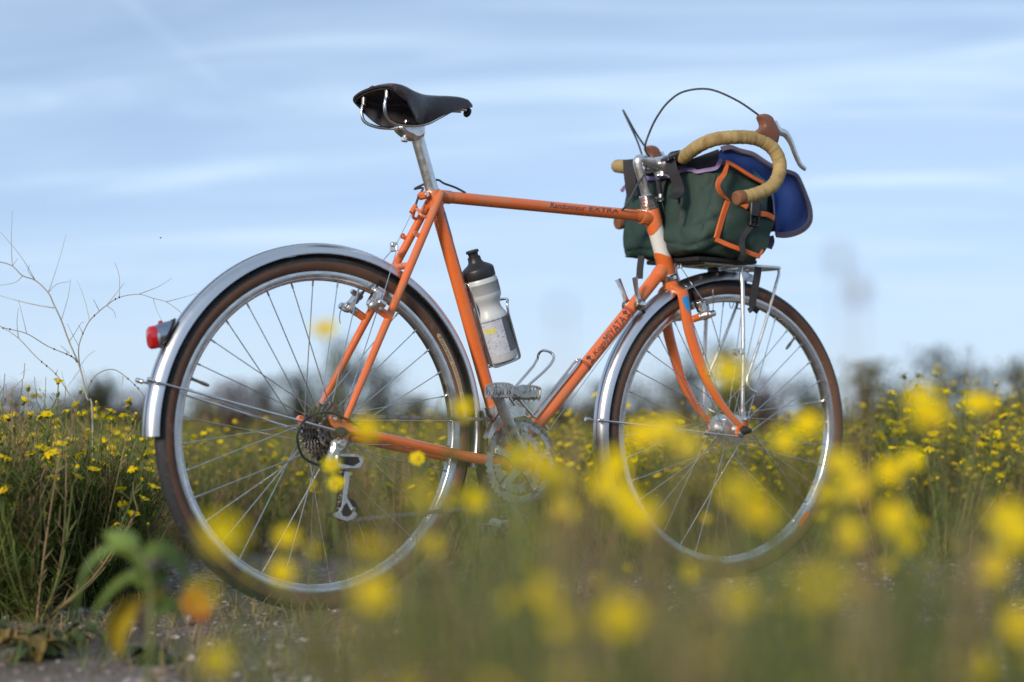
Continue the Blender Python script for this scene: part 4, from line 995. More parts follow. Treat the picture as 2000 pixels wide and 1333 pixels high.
# ---- bottle cages
def cage(p0, ax, out, nm):
    """p0 lower end on the tube, ax along the tube, out away from it"""
    ax, out = V(ax).normalized(), V(out).normalized(); sd_ = ax.cross(out); r = .0385; c = p0+out*.0555; k = .0030
    o = empty('bottle_cage', parent=bike)
    mb = MB(); plate(mb, [p0+out*.016+sd_*(.0055*a)+ax*(.10*b+.04) for a, b in ((-1, 0), (1, 0), (1, 1), (-1, 1))], out, .003); mb.build('cage_bracket', M['alu'], o)
    def pt(h, a, rr=r): return c+ax*h+out*(rr*math.cos(a))+sd_*(rr*math.sin(a))
    for s in (-1, 1):
        w_ = [pt(.165, math.pi-.25*s, .036), pt(.150, math.pi-.25*s, .037), pt(.08, math.pi-.25*s, .037), pt(.012, math.pi-.3*s, .037), pt(-.002, math.pi-.4*s, .034), pt(-.004, math.pi-.9*s, .020), pt(-.004, .55*s, .030), pt(.002, .52*s, .038), pt(.03, .6*s), pt(.075, .8*s, .0395), pt(.098, .85*s, .0400)]
        mb = MB(); tube(mb, spline(w_, 6), k, 10); mb.build('cage_wire', M['chrome'], o)
    lp = [pt(.098, .85, .040), pt(.116, .78, .0425), pt(.123, .5, .045), pt(.124, 0, .046), pt(.123, -.5, .045), pt(.116, -.78, .0425), pt(.098, -.85, .040)]
    mb = MB(); tube(mb, spline(lp, 6), k, 10); mb.build('cage_wire', M['chrome'], o)
    lp = [pt(.165, math.pi-.25, .036), pt(.177, math.pi-.16, .035), pt(.180, math.pi, .035), pt(.177, math.pi+.16, .035), pt(.165, math.pi+.25, .036)]
    mb = MB(); tube(mb, spline(lp, 6), k, 10); mb.build('cage_wire', M['chrome'], o)
    return c, ax, out
so_ = V((ST_D.z, 0, -ST_D.x))
do_ = V((-dtd.z, 0, dtd.x))
bc, bax, bout = cage(BB+ST_D*.205, ST_D, so_, 'c')
cage(BB+dtd*.110, dtd, do_, 'd')

# ---- front rack (turns with the fork)
rk = empty('front_rack', parent=bike); RZ = .722
def rtube(pts, r, nm='rack_tube', m='alu', per=6): mb = MB(); tube(mb, spline([S(p) for p in pts], per), r, 10); return mb.build(nm, M[m], rk)
x0, x1, hw = .925, 1.178, .058
loop = [V((x0, 0, RZ+.012)), V((x0+.004, -hw*.5, RZ+.010)), V((x0+.025, -hw*.95, RZ+.006)), V((x0+.06, -hw, RZ+.002)), V((1.08, -hw, RZ)), V((x1-.02, -hw, RZ)), V((x1-.004, -hw*.8, RZ)), V((x1, 0, RZ)), V((x1-.004, hw*.8, RZ)), V((x1-.02, hw, RZ)), V((1.08, hw, RZ)), V((x0+.06, hw, RZ+.002)), V((x0+.025, hw*.95, RZ+.006)), V((x0+.004, hw*.5, RZ+.010))]
mb = MB(); tube(mb, spline([S(p) for p in loop], 6, closed=True), .0048, 10, closed=True); mb.build('rack_platform', M['alu'], rk)
for x in (.985, 1.03, 1.09, 1.14): rtube([V((x, -hw, RZ+.001)), V((x, 0, RZ+.003)), V((x, hw, RZ+.001))], .0036, 'cross_bar')
rtube([V((x0, 0, RZ+.010)), V((x0-.012, 0, RZ-.012)), CR+V((.022, 0, .012))], .0042, 'crown_arm')
for s in (-1, 1):
    mb = MB(); tube(mb, [S(V((x0+.02, .05*s, RZ+.008))), S(V((x0+.014, .047*s, RZ+.030)))], .0034, 8); mb.build('rack_prong', M['alu'], rk)
    rtube([V((1.055, hw*s, RZ-.002)), V((1.055, .066*s, RZ-.06)), V((1.054, .073*s, .52)), V((1.055, .072*s, .385))], .0048, 'rack_leg')
    mb = MB(); plate(mb, [S(V((1.055, .072*s, .385))+V(q)) for q in ((-.006, 0, .012), (.006, 0, .012), (.010, 0, -.016), (.006, 0, -.024), (-.004, 0, -.022))], S(V((0, 1, 0)))-S(V((0, 0, 0))), .004); mb.build('rack_foot', M['alu'], rk)
    mb = MB(); e = V((1.064, .074*s, .368)); cyl(mb, S(e), S(e+Y_*.008*s), .0055, 10); mb.build('foot_bolt', M['chrome'], rk)
    rtube([V((x1-.012, hw*s, RZ-.002)), V((x1-.010, hw*s, RZ-.014)), V((x1-.020, .060*s, RZ-.04)), V((1.120, .067*s, .585)), V((1.078, .073*s, .490)), V((1.066, .074*s, .462)), V((1.070, .075*s, .440)), V((1.093, .075*s, .430))], .0036, 'low_rider_stay')
    mb = MB(); e = V((1.054, .073*s, .530)); lathe(mb, [(.0045, -.006), (.0085, -.006), (.0085, .006), (.0045, .006)], S(e+V((-.018, 0, -.008))), Y_, 12, closed_prof=True); box(mb, S(e+V((-.006, 0, -.006))), X_, Y_, Z_, .008, .006, .007, .002); mb.build('stay_clamp', M['alu'], rk)
mb = MB(); box(mb, S(V((1.02, 0, RZ-.012))), X_, Y_, Z_, .012, .008, .009, .002); mb.build('mudguard_bracket', M['black_gear'], rk)
mb = MB(); tube(mb, spline([S(Fk(x, y, .02)) for x, y in ((1425, 590), (1426, 600), (1430, 602), (1433, 592))], 4), .001, 6); tube(mb, spline([S(Fk(x, y, .02)) for x, y in ((1438, 590), (1440, 602), (1447, 603), (1450, 592))], 4), .0016, 6); mb.build('cable_clip', M['black_cable'], bike)

# ================================================================== WATER BOTTLE (stands in the cage)
bot = empty('water_bottle', bc); tag(bot, 'white plastic water bottle with black lid in the wire cage', 'bottle')
q = bax.rotation_difference(V((0, 0, 1))).inverted() if False else V((0, 0, 1)).rotation_difference(bax); bot.rotation_mode = 'QUATERNION'; bot.rotation_quaternion = q
def loc(mb, nm, m, parent=bot, smooth=True):
    mb.v = [(x*.99, y*.99, z*.86) for x, y, z in mb.v]; return mb.build(nm, m, parent, smooth)
prof = [(0, .001), (.030, .001), (.0345, .004), (.0362, .010), (.0365, .05), (.0365, .108), (.0358, .116), (.0325, .124), (.0290, .133), (.0282, .141), (.0295, .149), (.0335, .158), (.0362, .165), (.0366, .172), (.0366, .205), (.0350, .209), (.0340, .212), (.0, .212)]
mb = MB(); lathe(mb, prof, (0, 0, 0), Z_, 40); loc(mb, 'bottle_body', M['bottle'])
mb = MB(); lathe(mb, [(.0335, .2125), (.0352, .2125), (.0355, .2135), (.0355, .233), (.0345, .236), (.030, .241), (.0175, .250), (.0145, .256), (.0138, .266), (.0142, .2665), (.0, .2665)], (0, 0, 0), Z_, 40); lid = loc(mb, 'lid', M['black_plastic'])
mb = MB(); lathe(mb, [(.0112, .266), (.0106, .272), (.0110, .2755), (.0140, .2775), (.0142, .281), (.0125, .2835), (.0, .2840)], (0, 0, 0), Z_, 28); loc(mb, 'spout', M['black_plastic'], lid)
mb = MB(); n = 56                                                        # band of fine slanted stripes
for k in range(n):
    a0 = 2*math.pi*k/n; vs_, fs = [], []
    for i in range(9):
        h = .1735+.0265*i/8; a = a0+.62*i/8; w_ = .035*(.45+.4*(i/8))
        for da in (-w_, w_): vs_.append((.03695*math.cos(a+da), .03695*math.sin(a+da), h))
    for i in range(8): fs.append((2*i, 2*i+1, 2*i+3, 2*i+2))
    mb.add(vs_, fs)
tag(loc(mb, 'stripe_band', M['stripe']), kind='stuff')
# label panel facing the camera and the dark panel beside it
vb = (q.inverted() @ (CAMP-bc)); av = math.atan2(vb.y, vb.x)
def panel(a0, a1, z0, z1, r, m, nm):
    mb = MB(); vs_, fs = [], []; n = 16
    for i in range(n+1):
        a = av+a0+(a1-a0)*i/n; vs_ += [(r*math.cos(a), r*math.sin(a), z0), (r*math.cos(a), r*math.sin(a), z1)]
    for i in range(n): fs.append((2*i, 2*i+2, 2*i+3, 2*i+1))
    mb.add(vs_, fs); return loc(mb, nm, m)
panel(-.95, .62, .022, .112, .03675, M['label_print'], 'label')
panel(.64, 1.45, .024, .110, .03675, M['bottle_dark'], 'dark_panel')
panel(-.8, .1, .078, .092, .0369, M['label_yellow'], 'label_print')
mb = MB()
for k in range(18):
    a = av-.85+1.4*k/17; r = .0370
    vs_ = [(r*math.cos(a+d), r*math.sin(a+d), .1065+z) for d, z in ((-.022, 0), (.022, 0), (.03, .003), (-.014, .003))]; mb.add(vs_, [(0, 1, 2, 3)])
tag(loc(mb, 'label_edge_print', M['ink']), kind='stuff')
# ================================================================== HANDLEBAR BAG (stands on the front rack)
bag = empty('handlebar_bag', S(V((.98, 0, .73)))); tag(bag, 'dark green canvas handlebar bag with orange trim and open blue lid on the front rack', 'bag')
bag_inv = Matrix.Translation(-bag.location)
def Bg(mb, nm, m, parent=bag, smooth=True, mi=None):
    mb.v = [tuple(V(v)-bag.location) for v in mb.v]; return mb.build(nm, m, parent, smooth, mi)
c8 = {'lbr': V((.858, .172, .741)), 'ltr': V((.872, .160, .938)), 'rbr': V((.868, -.128, .744)), 'rtr': V((.926, -.133, .950)), 'rbf': V((1.062, -.130, .722)), 'rtf': V((1.090, -.140, .895)), 'lbf': V((1.064, .170, .726)), 'ltf': V((1.092, .158, .910))}
def tri(u, v, w):                                                        # u rear->front, v right->left, w bottom->top
    a = c8['rbr'].lerp(c8['rbf'], u).lerp(c8['lbr'].lerp(c8['lbf'], u), v); b = c8['rtr'].lerp(c8['rtf'], u).lerp(c8['ltr'].lerp(c8['ltf'], u), v); return a.lerp(b, w)
CB = tri(.5, .5, .5)
def crumple(p, amp):
    n = mnoise.noise_vector(p*11)*.6+mnoise.noise_vector(p*26)*.3+mnoise.noise_vector(V((p.x*9, p.y*14, p.z*3)))*.6
    r1 = 1-abs(mnoise.noise(V((p.x*16+p.z*9, p.y*18, p.z*5+3))))*2.4; r2 = 1-abs(mnoise.noise(V((p.x*7-p.z*12, p.y*9+p.z*10, p.z*8))))*2.6
    n -= (p-CB).normalized()*(max(0, r1)**2*.55+max(0, r2)**3*.7); return p+n*amp
def face(fn, nu, nv, amp=.006, bulge=.014):
    vs_, fs = [], []
    for i in range(nu+1):
        for j in range(nv+1):
            p = fn(i/nu, j/nv); vs_.append(p)
    for i in range(nu):
        for j in range(nv): fs.append((i*(nv+1)+j, (i+1)*(nv+1)+j, (i+1)*(nv+1)+j+1, i*(nv+1)+j+1))
    return vs_, fs
def shape(u, v, w):
    # rounded, bulging box: push the sides out in their middles, round the edges
    p = tri(u, v, w); bu = math.sin(math.pi*u)*math.sin(math.pi*v)*0
    sx, sy = (u-.5)*2, (v-.5)*2; sz = (w-.5)*2
    out = V(((sx**5)*.013*(1-sz*sz)*(1-sy**4), (sy**5)*.018*(1-sz*sz)*(1-sx**4), (sz**5)*.004))
    out.z -= .010*max(0, -sz)**3*(1-sy*sy)*0
    e = (abs(sx)**8*abs(sy)**8); out -= V((sx*.009*e, sy*.009*e, 0)); e = (max(0, -sz)**8*max(abs(sx), abs(sy))**8); out += V((-sx*.008*e*abs(sx), -sy*.008*e*abs(sy), .008*e))
    # the head tube pushes the rear face in
    dent = math.exp(-((sy+.06)/.16)**2)*max(0, -sx)**6*.022; out.x += dent*.6
    return crumple(p+out, .0105)
mb = MB()
for fn in (lambda a, b: shape(0, a, b), lambda a, b: shape(1, 1-a, b), lambda a, b: shape(1-a, 0, b), lambda a, b: shape(a, 1, b), lambda a, b: shape(b, a, 0), lambda a, b: shape(1-b, a, 1)):
    mb.add(*face(fn, 44, 40))
# orient all faces outwards
body = Bg(mb, 'bag_body', M['green_cloth'])
bm = bmesh.new(); bm.from_mesh(body.data); bmesh.ops.remove_doubles(bm, verts=bm.verts, dist=.0006); bmesh.ops.recalc_face_normals(bm, faces=bm.faces); bm.to_mesh(body.data); bm.free()
def Q(px, py, Y): return S(Fk(px, py, Y))
def rear(v, w, off=.003): return S(shape(0, v, w)+V((-off, 0, 0)))
def side(u, w, off=.003): return S(shape(u, 0, w)+V((0, -off, 0)))
body.data.transform(bag_inv.inverted()); 
for v in body.data.vertices: v.co = S(v.co)-bag.location
# seams: raised double-stitched cords at the rear corner of the near side
def strip(pts, w_, th, sd_, nm, m, per=6):
    mb = MB(); ribbon(mb, spline(pts, per), w_, th, sd_); return Bg(mb, nm, m)
def cord(pts, r, nm, m, per=6): mb = MB(); tube(mb, spline(pts, per), r, 8); return Bg(mb, nm, m)
cord([side(.015, w, .001) for w in (.06, .25, .5, .75, .97)], .0022, 'seam', M['green_cloth'])
# ---- lid: blue lined, folded open over the front; near side edge and the long front edge
edge_top = [(1408, 292, -.095), (1425, 289, -.098), (1445, 296, -.102), (1470, 303, -.110), (1490, 316, -.117), (1508, 327, -.124), (1530, 335, -.131), (1552, 343, -.140), (1562, 360, -.146), (1571, 382, -.151), (1579, 405, -.154), (1581, 425, -.154), (1577, 438, -.154), (1566, 449, -.153), (1548, 457, -.152), (1530, 460, -.150)]
edge_bot = [(1404, 318, -.128), (1425, 320, -.131), (1447, 332, -.134), (1466, 344, -.137), (1483, 354, -.139), (1498, 365, -.141), (1508, 385, -.142), (1511, 405, -.144), (1512, 425, -.146), (1513, 440, -.148), (1514, 450, -.149), (1514, 453, -.149), (1514, 455, -.149), (1515, 456, -.149), (1515, 457, -.149), (1516, 459, -.149)]
rows = []
for k in range(9):
    t = k/8; row = []
    for a, b in zip(edge_top, edge_bot):
        p = Q(*a).lerp(Q(*b), t); row.append(crumple(p+V((0, .016*math.sin(math.pi*t), 0)), .004))
    rows.append(spline(row, 3))
lb = [(1581, 425, -.154), (1577, 438, -.154), (1566, 449, -.153), (1548, 457, -.152), (1532, 460, -.150), (1515, 459, -.149)]
mb = MB(); grid_sheet(mb, rows, .003); 
lidb = Bg(mb, 'lid_lining', M['blue_cloth'])
# the lid runs across the bag to its far side
rows = []
et = [Q(*a) for a in edge_top]
acr = (S(V((0, 1, 0)))-S(V((0, 0, 0)))).normalized()
for k in range(13):
    t = k/12; rows.append([crumple(p+acr*(.262*t)+V((-.01*math.sin(math.pi*t), 0, -.010*math.sin(math.pi*t))), .005) for p in et[3:13]])
mb = MB(); grid_sheet(mb, rows, .003); Bg(mb, 'lid_panel', M['green_cloth'])
mb = MB(); rows = [[crumple(Q(*a)+acr*.004, .002).lerp(crumple(Q(*b)+acr*.004, .002), t) for a, b in zip(((1470, 330, -.139), (1488, 345, -.141), (1503, 358, -.143), (1512, 372, -.146)), ((1478, 352, -.140), (1494, 362, -.142), (1506, 378, -.144), (1514, 392, -.147)))] for t in (0, .5, 1)]
grid_sheet(mb, rows, .002); Bg(mb, 'teal_lining', M['teal_cloth'])
bd_top = [Q(*a) for a in edge_top]+[Q(1515, 459, -.149)]
strip([p+V((0, -.003, 0)) for p in bd_top], .0125, .005, [V((0, -.25, 0))+((Q(1500, 400, -.15)-p).normalized()) for p in spline(bd_top, 6)], 'lid_binding', M['mauve'])
strip([Q(x, y, Y-.004) for x, y, Y in edge_bot[:6]], .010, .005, V((0, -.3, 1)), 'lid_binding', M['mauve'])
# ---- purple piping along the rear top edge
pur = [(1214, 374, .150), (1222, 364, .148), (1232, 356, .146)]
strip([Q(*p) for p in pur], .008, .005, V((0, 0, 1)), 'lilac_piping', M['purple'])
strip([Q(*p) for p in ((1254, 346, .065), (1275, 349, .035), (1300, 345, .0), (1315, 342, -.025), (1333, 333, -.05), (1352, 332, -.075), (1362, 336, -.09), (1378, 333, -.105), (1392, 331, -.122), (1400, 328, -.131), (1404, 320, -.133), (1408, 312, -.133))], .0085, .006, V((0, 0, 1)), 'lilac_piping', M['purple'])
# ---- black top band between the piping and the bar
rows = [[Q(*a).lerp(Q(*b), t) for a, b in zip(((1236, 326, .145), (1262, 326, .09), (1300, 322, .02), (1333, 318, -.045), (1365, 306, -.085), (1403, 292, -.130)), ((1238, 352, .146), (1262, 348, .09), (1300, 343, .02), (1335, 330, -.048), (1366, 331, -.088), (1404, 322, -.132)))] for t in (0, .25, .5, .75, 1)]
mb = MB(); grid_sheet(mb, [spline(r, 4) for r in rows], .004); Bg(mb, 'top_band', M['webbing'])
# dark inner wall filling the bag mouth behind the band
# ---- orange binding of the side pocket
SN = V((0, -1, 0))
def trim(l, w_=.0095): return strip([Q(*p) for p in l], w_, .005, [((Q(1450, 430, -.15)-p).cross(SN)).cross(SN) if False else V((1, 0, .3)) for p in spline([Q(*p) for p in l], 6)], 'orange_binding', M['orange_trim'])
strip([Q(*p) for p in ((1422, 392, -.156), (1413, 418, -.157), (1405, 445, -.157), (1399, 466, -.156))], .0125, .005, V((1, 0, .25)), 'orange_binding', M['orange_trim'])
strip([Q(*p) for p in ((1398, 468, -.156), (1420, 478, -.160), (1450, 489, -.162), (1470, 497, -.160), (1483, 501, -.156)) ], .0100, .005, V((.25, 0, 1)), 'orange_binding', M['orange_trim'])
strip([Q(*p) for p in ((1483, 501, -.156), (1486, 495, -.155), (1489, 489, -.153))], .004, .004, V((1, 0, .3)), 'orange_binding', M['orange_trim'])
strip([Q(*p) for p in ((1438, 394, -.160), (1448, 398, -.164), (1459, 405, -.166))], .0120, .005, V((.2, 0, 1)), 'orange_binding', M['orange_trim'])
strip([Q(*p) for p in ((1484, 418, -.166), (1495, 419, -.164), (1503, 422, -.160), (1511, 427, -.156))], .0115, .005, V((.2, 0, 1)), 'orange_binding', M['orange_trim'])
strip([Q(*p) for p in ((1418, 316, -.150), (1435, 325, -.155), (1455, 338, -.156), (1475, 350, -.154), (1490, 357, -.150))], .0075, .005, V((.3, 0, 1)), 'orange_binding', M['orange_trim'])
strip([Q(*p) for p in ((1420, 320, -.152), (1419, 327, -.158), (1414, 340, -.164), (1405, 352, -.170), (1402, 364, -.172), (1407, 377, -.168), (1415, 385, -.162), (1424, 392, -.158))], lambda u: .0035+.0075*math.sin(math.pi*min(1, u*1.05))**.7, .004, V((1, 0, .25)), 'orange_loop', M['orange_trim'])
# pocket: a bulging panel inside the binding
rows = []
pa = [(1423, 392), (1414, 415), (1406, 442), (1401, 464)]; pb = [(1512, 424), (1507, 450), (1500, 475), (1489, 498)]
for i in range(15):
    t = i/14; row = []
    for j in range(15):
        s_ = j/14; a = lerp_list([V((*p, 0)) for p in pa], s_); b = lerp_list([V((*p, 0)) for p in pb], s_)
        p = a.lerp(b, t)
        row.append(crumple(Q(p.x, p.y, -.151-.012*math.sin(math.pi*t)**.6*math.sin(math.pi*min(1, s_*.9+.1))**.6), .006))
    rows.append(row)
mb = MB(); grid_sheet(mb, rows, .004); Bg(mb, 'side_pocket', M['green_cloth'])
# ---- buckle and its strap
bk = Q(1473, 418, -.170); bxa = (Q(1484, 420, -.170)-Q(1462, 415, -.170)).normalized(); bza = (Q(1476, 396, -.168)-Q(1471, 440, -.172)).normalized(); bza = (bza-bxa*bza.dot(bxa)).normalized(); bya = bza.cross(bxa)
mb = MB(); box(mb, bk+bza*.010, bxa, bya, bza, .0125, .0045, .0165, .0015); b_o = Bg(mb, 'buckle', M['black_plastic'])
mb = MB()
for s in (-1, 1): box(mb, bk+bxa*.0108*s-bza*.0165, bxa, bya, bza, .0020, .0045, .0115, .001)
box(mb, bk-bza*.0268, bxa, bya, bza, .0128, .0045, .0018, .001); box(mb, bk-bza*.016, bxa, bya, bza, .0095, .0022, .0015, .0008); Bg(mb, 'buckle_frame', M['black_plastic'], b_o)
strip([Q(1478, 390, -.162), bk+bza*.026, bk+bza*.012+SN*.003], .019, .003, bxa, 'webbing_strap', M['webbing'])
strip([bk-bza*.018, Q(1462, 448, -.166), Q(1451, 463, -.164), Q(1449, 480, -.172), Q(1452, 497, -.174), Q(1446, 510, -.165)], .013, .0025, V((.8, -.6, 0)), 'webbing_strap', M['webbing'])
# ---- straps round the handlebar
mb = MB(); bx_c = [S(V((.868, -.062, .951))+V((.0195*math.cos(a), 0, .0195*math.sin(a)))) for a in [2*math.pi*k/20 for k in range(21)]]
ribbon(mb, bx_c, .024, .003, acr); Bg(mb, 'bar_strap', M['webbing'])
mb = MB(); box(mb, Q(1311, 306, -.075), (Q(1335, 296, -.07)-Q(1296, 316, -.07)).normalized(), acr, V((0, 0, 1)), .021, .015, .0035, .001); Bg(mb, 'strap_buckle', M['black_plastic'])
strip([Q(*p) for p in ((1309, 313, -.078), (1314, 335, -.085), (1322, 355, -.088), (1326, 370, -.090), (1324, 380, -.094), (1313, 387, -.098))], .023, .003, V((.75, -.6, 0)), 'webbing_strap', M['webbing'])
mb = MB(); bx_c = [S(V((.868, .085, .946))+V((.0195*math.cos(a), 0, .0195*math.sin(a)))) for a in [2*math.pi*k/20 for k in range(21)]]
ribbon(mb, bx_c, .026, .003, acr); Bg(mb, 'bar_strap', M['webbing'])
strip([Q(*p) for p in ((1228, 312, .088), (1229, 335, .085), (1232, 360, .083), (1235, 384, .084))], .027, .003, V((.6, -.75, 0)), 'webbing_strap', M['webbing'])
strip([Q(*p) for p in ((1297, 347, .010), (1290, 365, .012), (1288, 390, .014), (1290, 430, .016), (1296, 470, .016))], .020, .003, V((.4, -.9, 0)), 'webbing_strap', M['webbing'])
strip([Q(*p) for p in ((1327, 385, -.090), (1326, 405, -.092), (1323, 430, -.094))], .0055, .0025, V((.7, -.7, 0)), 'thin_strap', M['webbing'])
strip([Q(*p) for p in ((1250, 410, .10), (1246, 425, .10), (1244, 447, .10))], .014, .003, V((.4, -.9, 0)), 'thin_strap', M['webbing'])
strip([Q(*p) for p in ((1253, 500, .045), (1250, 525, .045), (1249, 545, .045))], .016, .003, V((.4, -.9, 0)), 'webbing_strap', M['webbing'])
strip([Q(*p) for p in ((1481, 522, -.125), (1478, 545, -.128), (1473, 570, -.130), (1470, 592, -.131), (1471, 603, -.133))], .0165, .003, V((.9, -.4, 0)), 'webbing_strap', M['webbing'])
mb = MB(); ribbon(mb, spline([Q(1462, 608, -.128), Q(1471, 603, -.136), Q(1480, 609, -.130)], 4), .012, .003, V((.3, -.5, 1))); Bg(mb, 'strap_end', M['webbing'])
strip([Q(*p) for p in ((1503, 462, -.10), (1505, 472, -.10), (1500, 485, -.10))], .018, .004, V((.6, -.7, 0)), 'lilac_tab', M['purple'])
# dark base plate under the bag
mb = MB(); box(mb, S(V((.985, .0, .729))), S(V((1, 0, 0)))-S(V((0, 0, 0))), acr, V((0, 0, 1)), .085, .10, .005, .002); Bg(mb, 'base_plate', M['webbing'])
strip([Q(*p) for p in ((1400, 495, -.132), (1420, 490, -.136), (1445, 497, -.136))], .001, .001, V((0, 0, 1)), 'stitching', M['black_plastic'])
# ================================================================== PLANTS
M['stem'] = leafmat('green_stem', (.14, .165, .045), .3, .6, 0)
M['stem_dry'] = leafmat('dry_stem', (.27, .185, .10), .35, .8, 0)
M['leaf'] = leafmat('narrow_leaf', (.120, .165, .030), .55, .6, .3)
M['leaf_dry'] = leafmat('dry_leaf', (.29, .20, .09), .4, .8, .25)
M['petal'] = leafmat('yellow_petal', (.86, .70, .004), .12, .7, .35, .05)
M['disc'] = leafmat('flower_disc', (.66, .40, .008), .2, .7, 0)
M['calyx'] = leafmat('calyx', (.10, .13, .035), .25, .6, 0)
M['seed'] = leafmat('seed_head', (.34, .29, .24), .3, .8, .3)
M['broad'] = leafmat('broad_leaf', (.17, .24, .045), .3, .5, .3)
M['broad_yellow'] = leafmat('yellowing_leaf', (.50, .38, .03), .25, .55, .3)
M['broad_orange'] = leafmat('orange_leaf', (.42, .16, .03), .3, .6, .3)
M['broad_low'] = leafmat('rosette_leaf', (.06, .09, .03), .4, .5, .3); M['broad_dull'] = leafmat('withered_leaf', (.26, .17, .05), .35, .6, .3)
M['shrub'] = leafmat('shrub_leaf', (.10, .115, .06), .4, .6, .25)
M['shrub_pale'] = leafmat('olive_shrub_leaf', (.17, .175, .055), .4, .6, .25)
M['shrub_brown'] = leafmat('russet_shrub', (.16, .095, .07), .4, .7, .2)
M['bark'] = mat('bark', (.09, .065, .05), .9, bump=.4, bscale=60, var=.3)
M['grass'] = leafmat('grass_blade', (.12, .155, .035), .4, .6, .3)
M['straw'] = leafmat('straw_blade', (.30, .235, .105), .35, .75, .3)

def rnd_dir(rng, up=.4):
    a = rng.uniform(0, 2*math.pi); return V((math.cos(a), math.sin(a), up)).normalized()
def leaf_blade(mb, p, d, L, w_, rng, droop=.5, folds=3):
    d = d.normalized(); sd_ = d.cross(V((0, 0, 1))); sd_ = sd_.normalized() if sd_.length > 1e-4 else V((1, 0, 0)); vs_ = []; q = p.copy(); dd = d.copy()
    ws = [.5, 1, .8, .1] if folds == 3 else [.6, 1, .1]
    for i in range(folds+1):
        vs_ += [q-sd_*(w_*ws[i]/2), q+sd_*(w_*ws[i]/2)]; q = q+dd*(L/folds); dd = (dd-V((0, 0, droop/folds))).normalized()
    return mb.add(vs_, [(2*i, 2*i+1, 2*i+3, 2*i+2) for i in range(folds)])
def head_mesh(seed, kind):
    """one daisy head facing +z, centre of the disc at the origin"""
    rng = random.Random(seed); mb = MB(); mi = []
    n0 = 0
    def done(k):
        nonlocal n0
        mi.extend([k]*(len(mb.f)-n0)); n0 = len(mb.f)
    if kind != 'bud':
        np_ = 13; lift = {'open': .12, 'droop': -.55, 'cup': .75}[kind]
        for k in range(np_):
            if rng.random() < .06: continue
            a = 2*math.pi*(k+rng.uniform(-.22, .22))/np_; d = V((math.cos(a), math.sin(a), 0)); t = V((-d.y, d.x, 0)); L = rng.uniform(.0068, .0086); u = lift+rng.uniform(-.2, .2)
            p0 = d*.0028; p1 = d*(.0028+L*.5)+V((0, 0, u*L*.35)); p2 = d*(.0028+L)*(.96 if kind != 'cup' else .75)+V((0, 0, u*L*(.8 if kind != 'droop' else 1.0)))
            mb.add([p0-t*.0008, p0+t*.0008, p1+t*.0021, p1-t*.0021, p2-t*.0010, p2+t*.0010], [(0, 1, 2, 3), (3, 2, 5, 4)])
        done(0)
        lathe(mb, [(.0042, -.0005), (.0040, .0012), (.0026, .0024), (0, .0028)], (0, 0, 0), Z_, 9); done(1)
    else:
        lathe(mb, [(.0020, -.001), (.0026, .001), (.0016, .003), (0, .0036)], (0, 0, 0), Z_, 7); done(0)
    lathe(mb, [(.0012, -.008), (.0030, -.006), (.0034, -.001), (.0026, .0)], (0, 0, 0), Z_, 8); done(2)
    return mb, mi
HEADS = []
for i, k in enumerate(('open', 'open', 'open', 'droop', 'cup', 'bud')):
    hm, mi = head_mesh(50+i, k); HEADS.append((hm, mi, hm.mesh('flower_head', [M['petal'], M['disc'], M['calyx']], True, mi)))
def head_matrix(p, n, s, rng):
    q = V((0, 0, 1)).rotation_difference(n.normalized()); return Matrix.Translation(p) @ q.to_matrix().to_4x4() @ Matrix.Rotation(rng.uniform(0, 6.28), 4, 'Z') @ Matrix.Scale(s, 4)
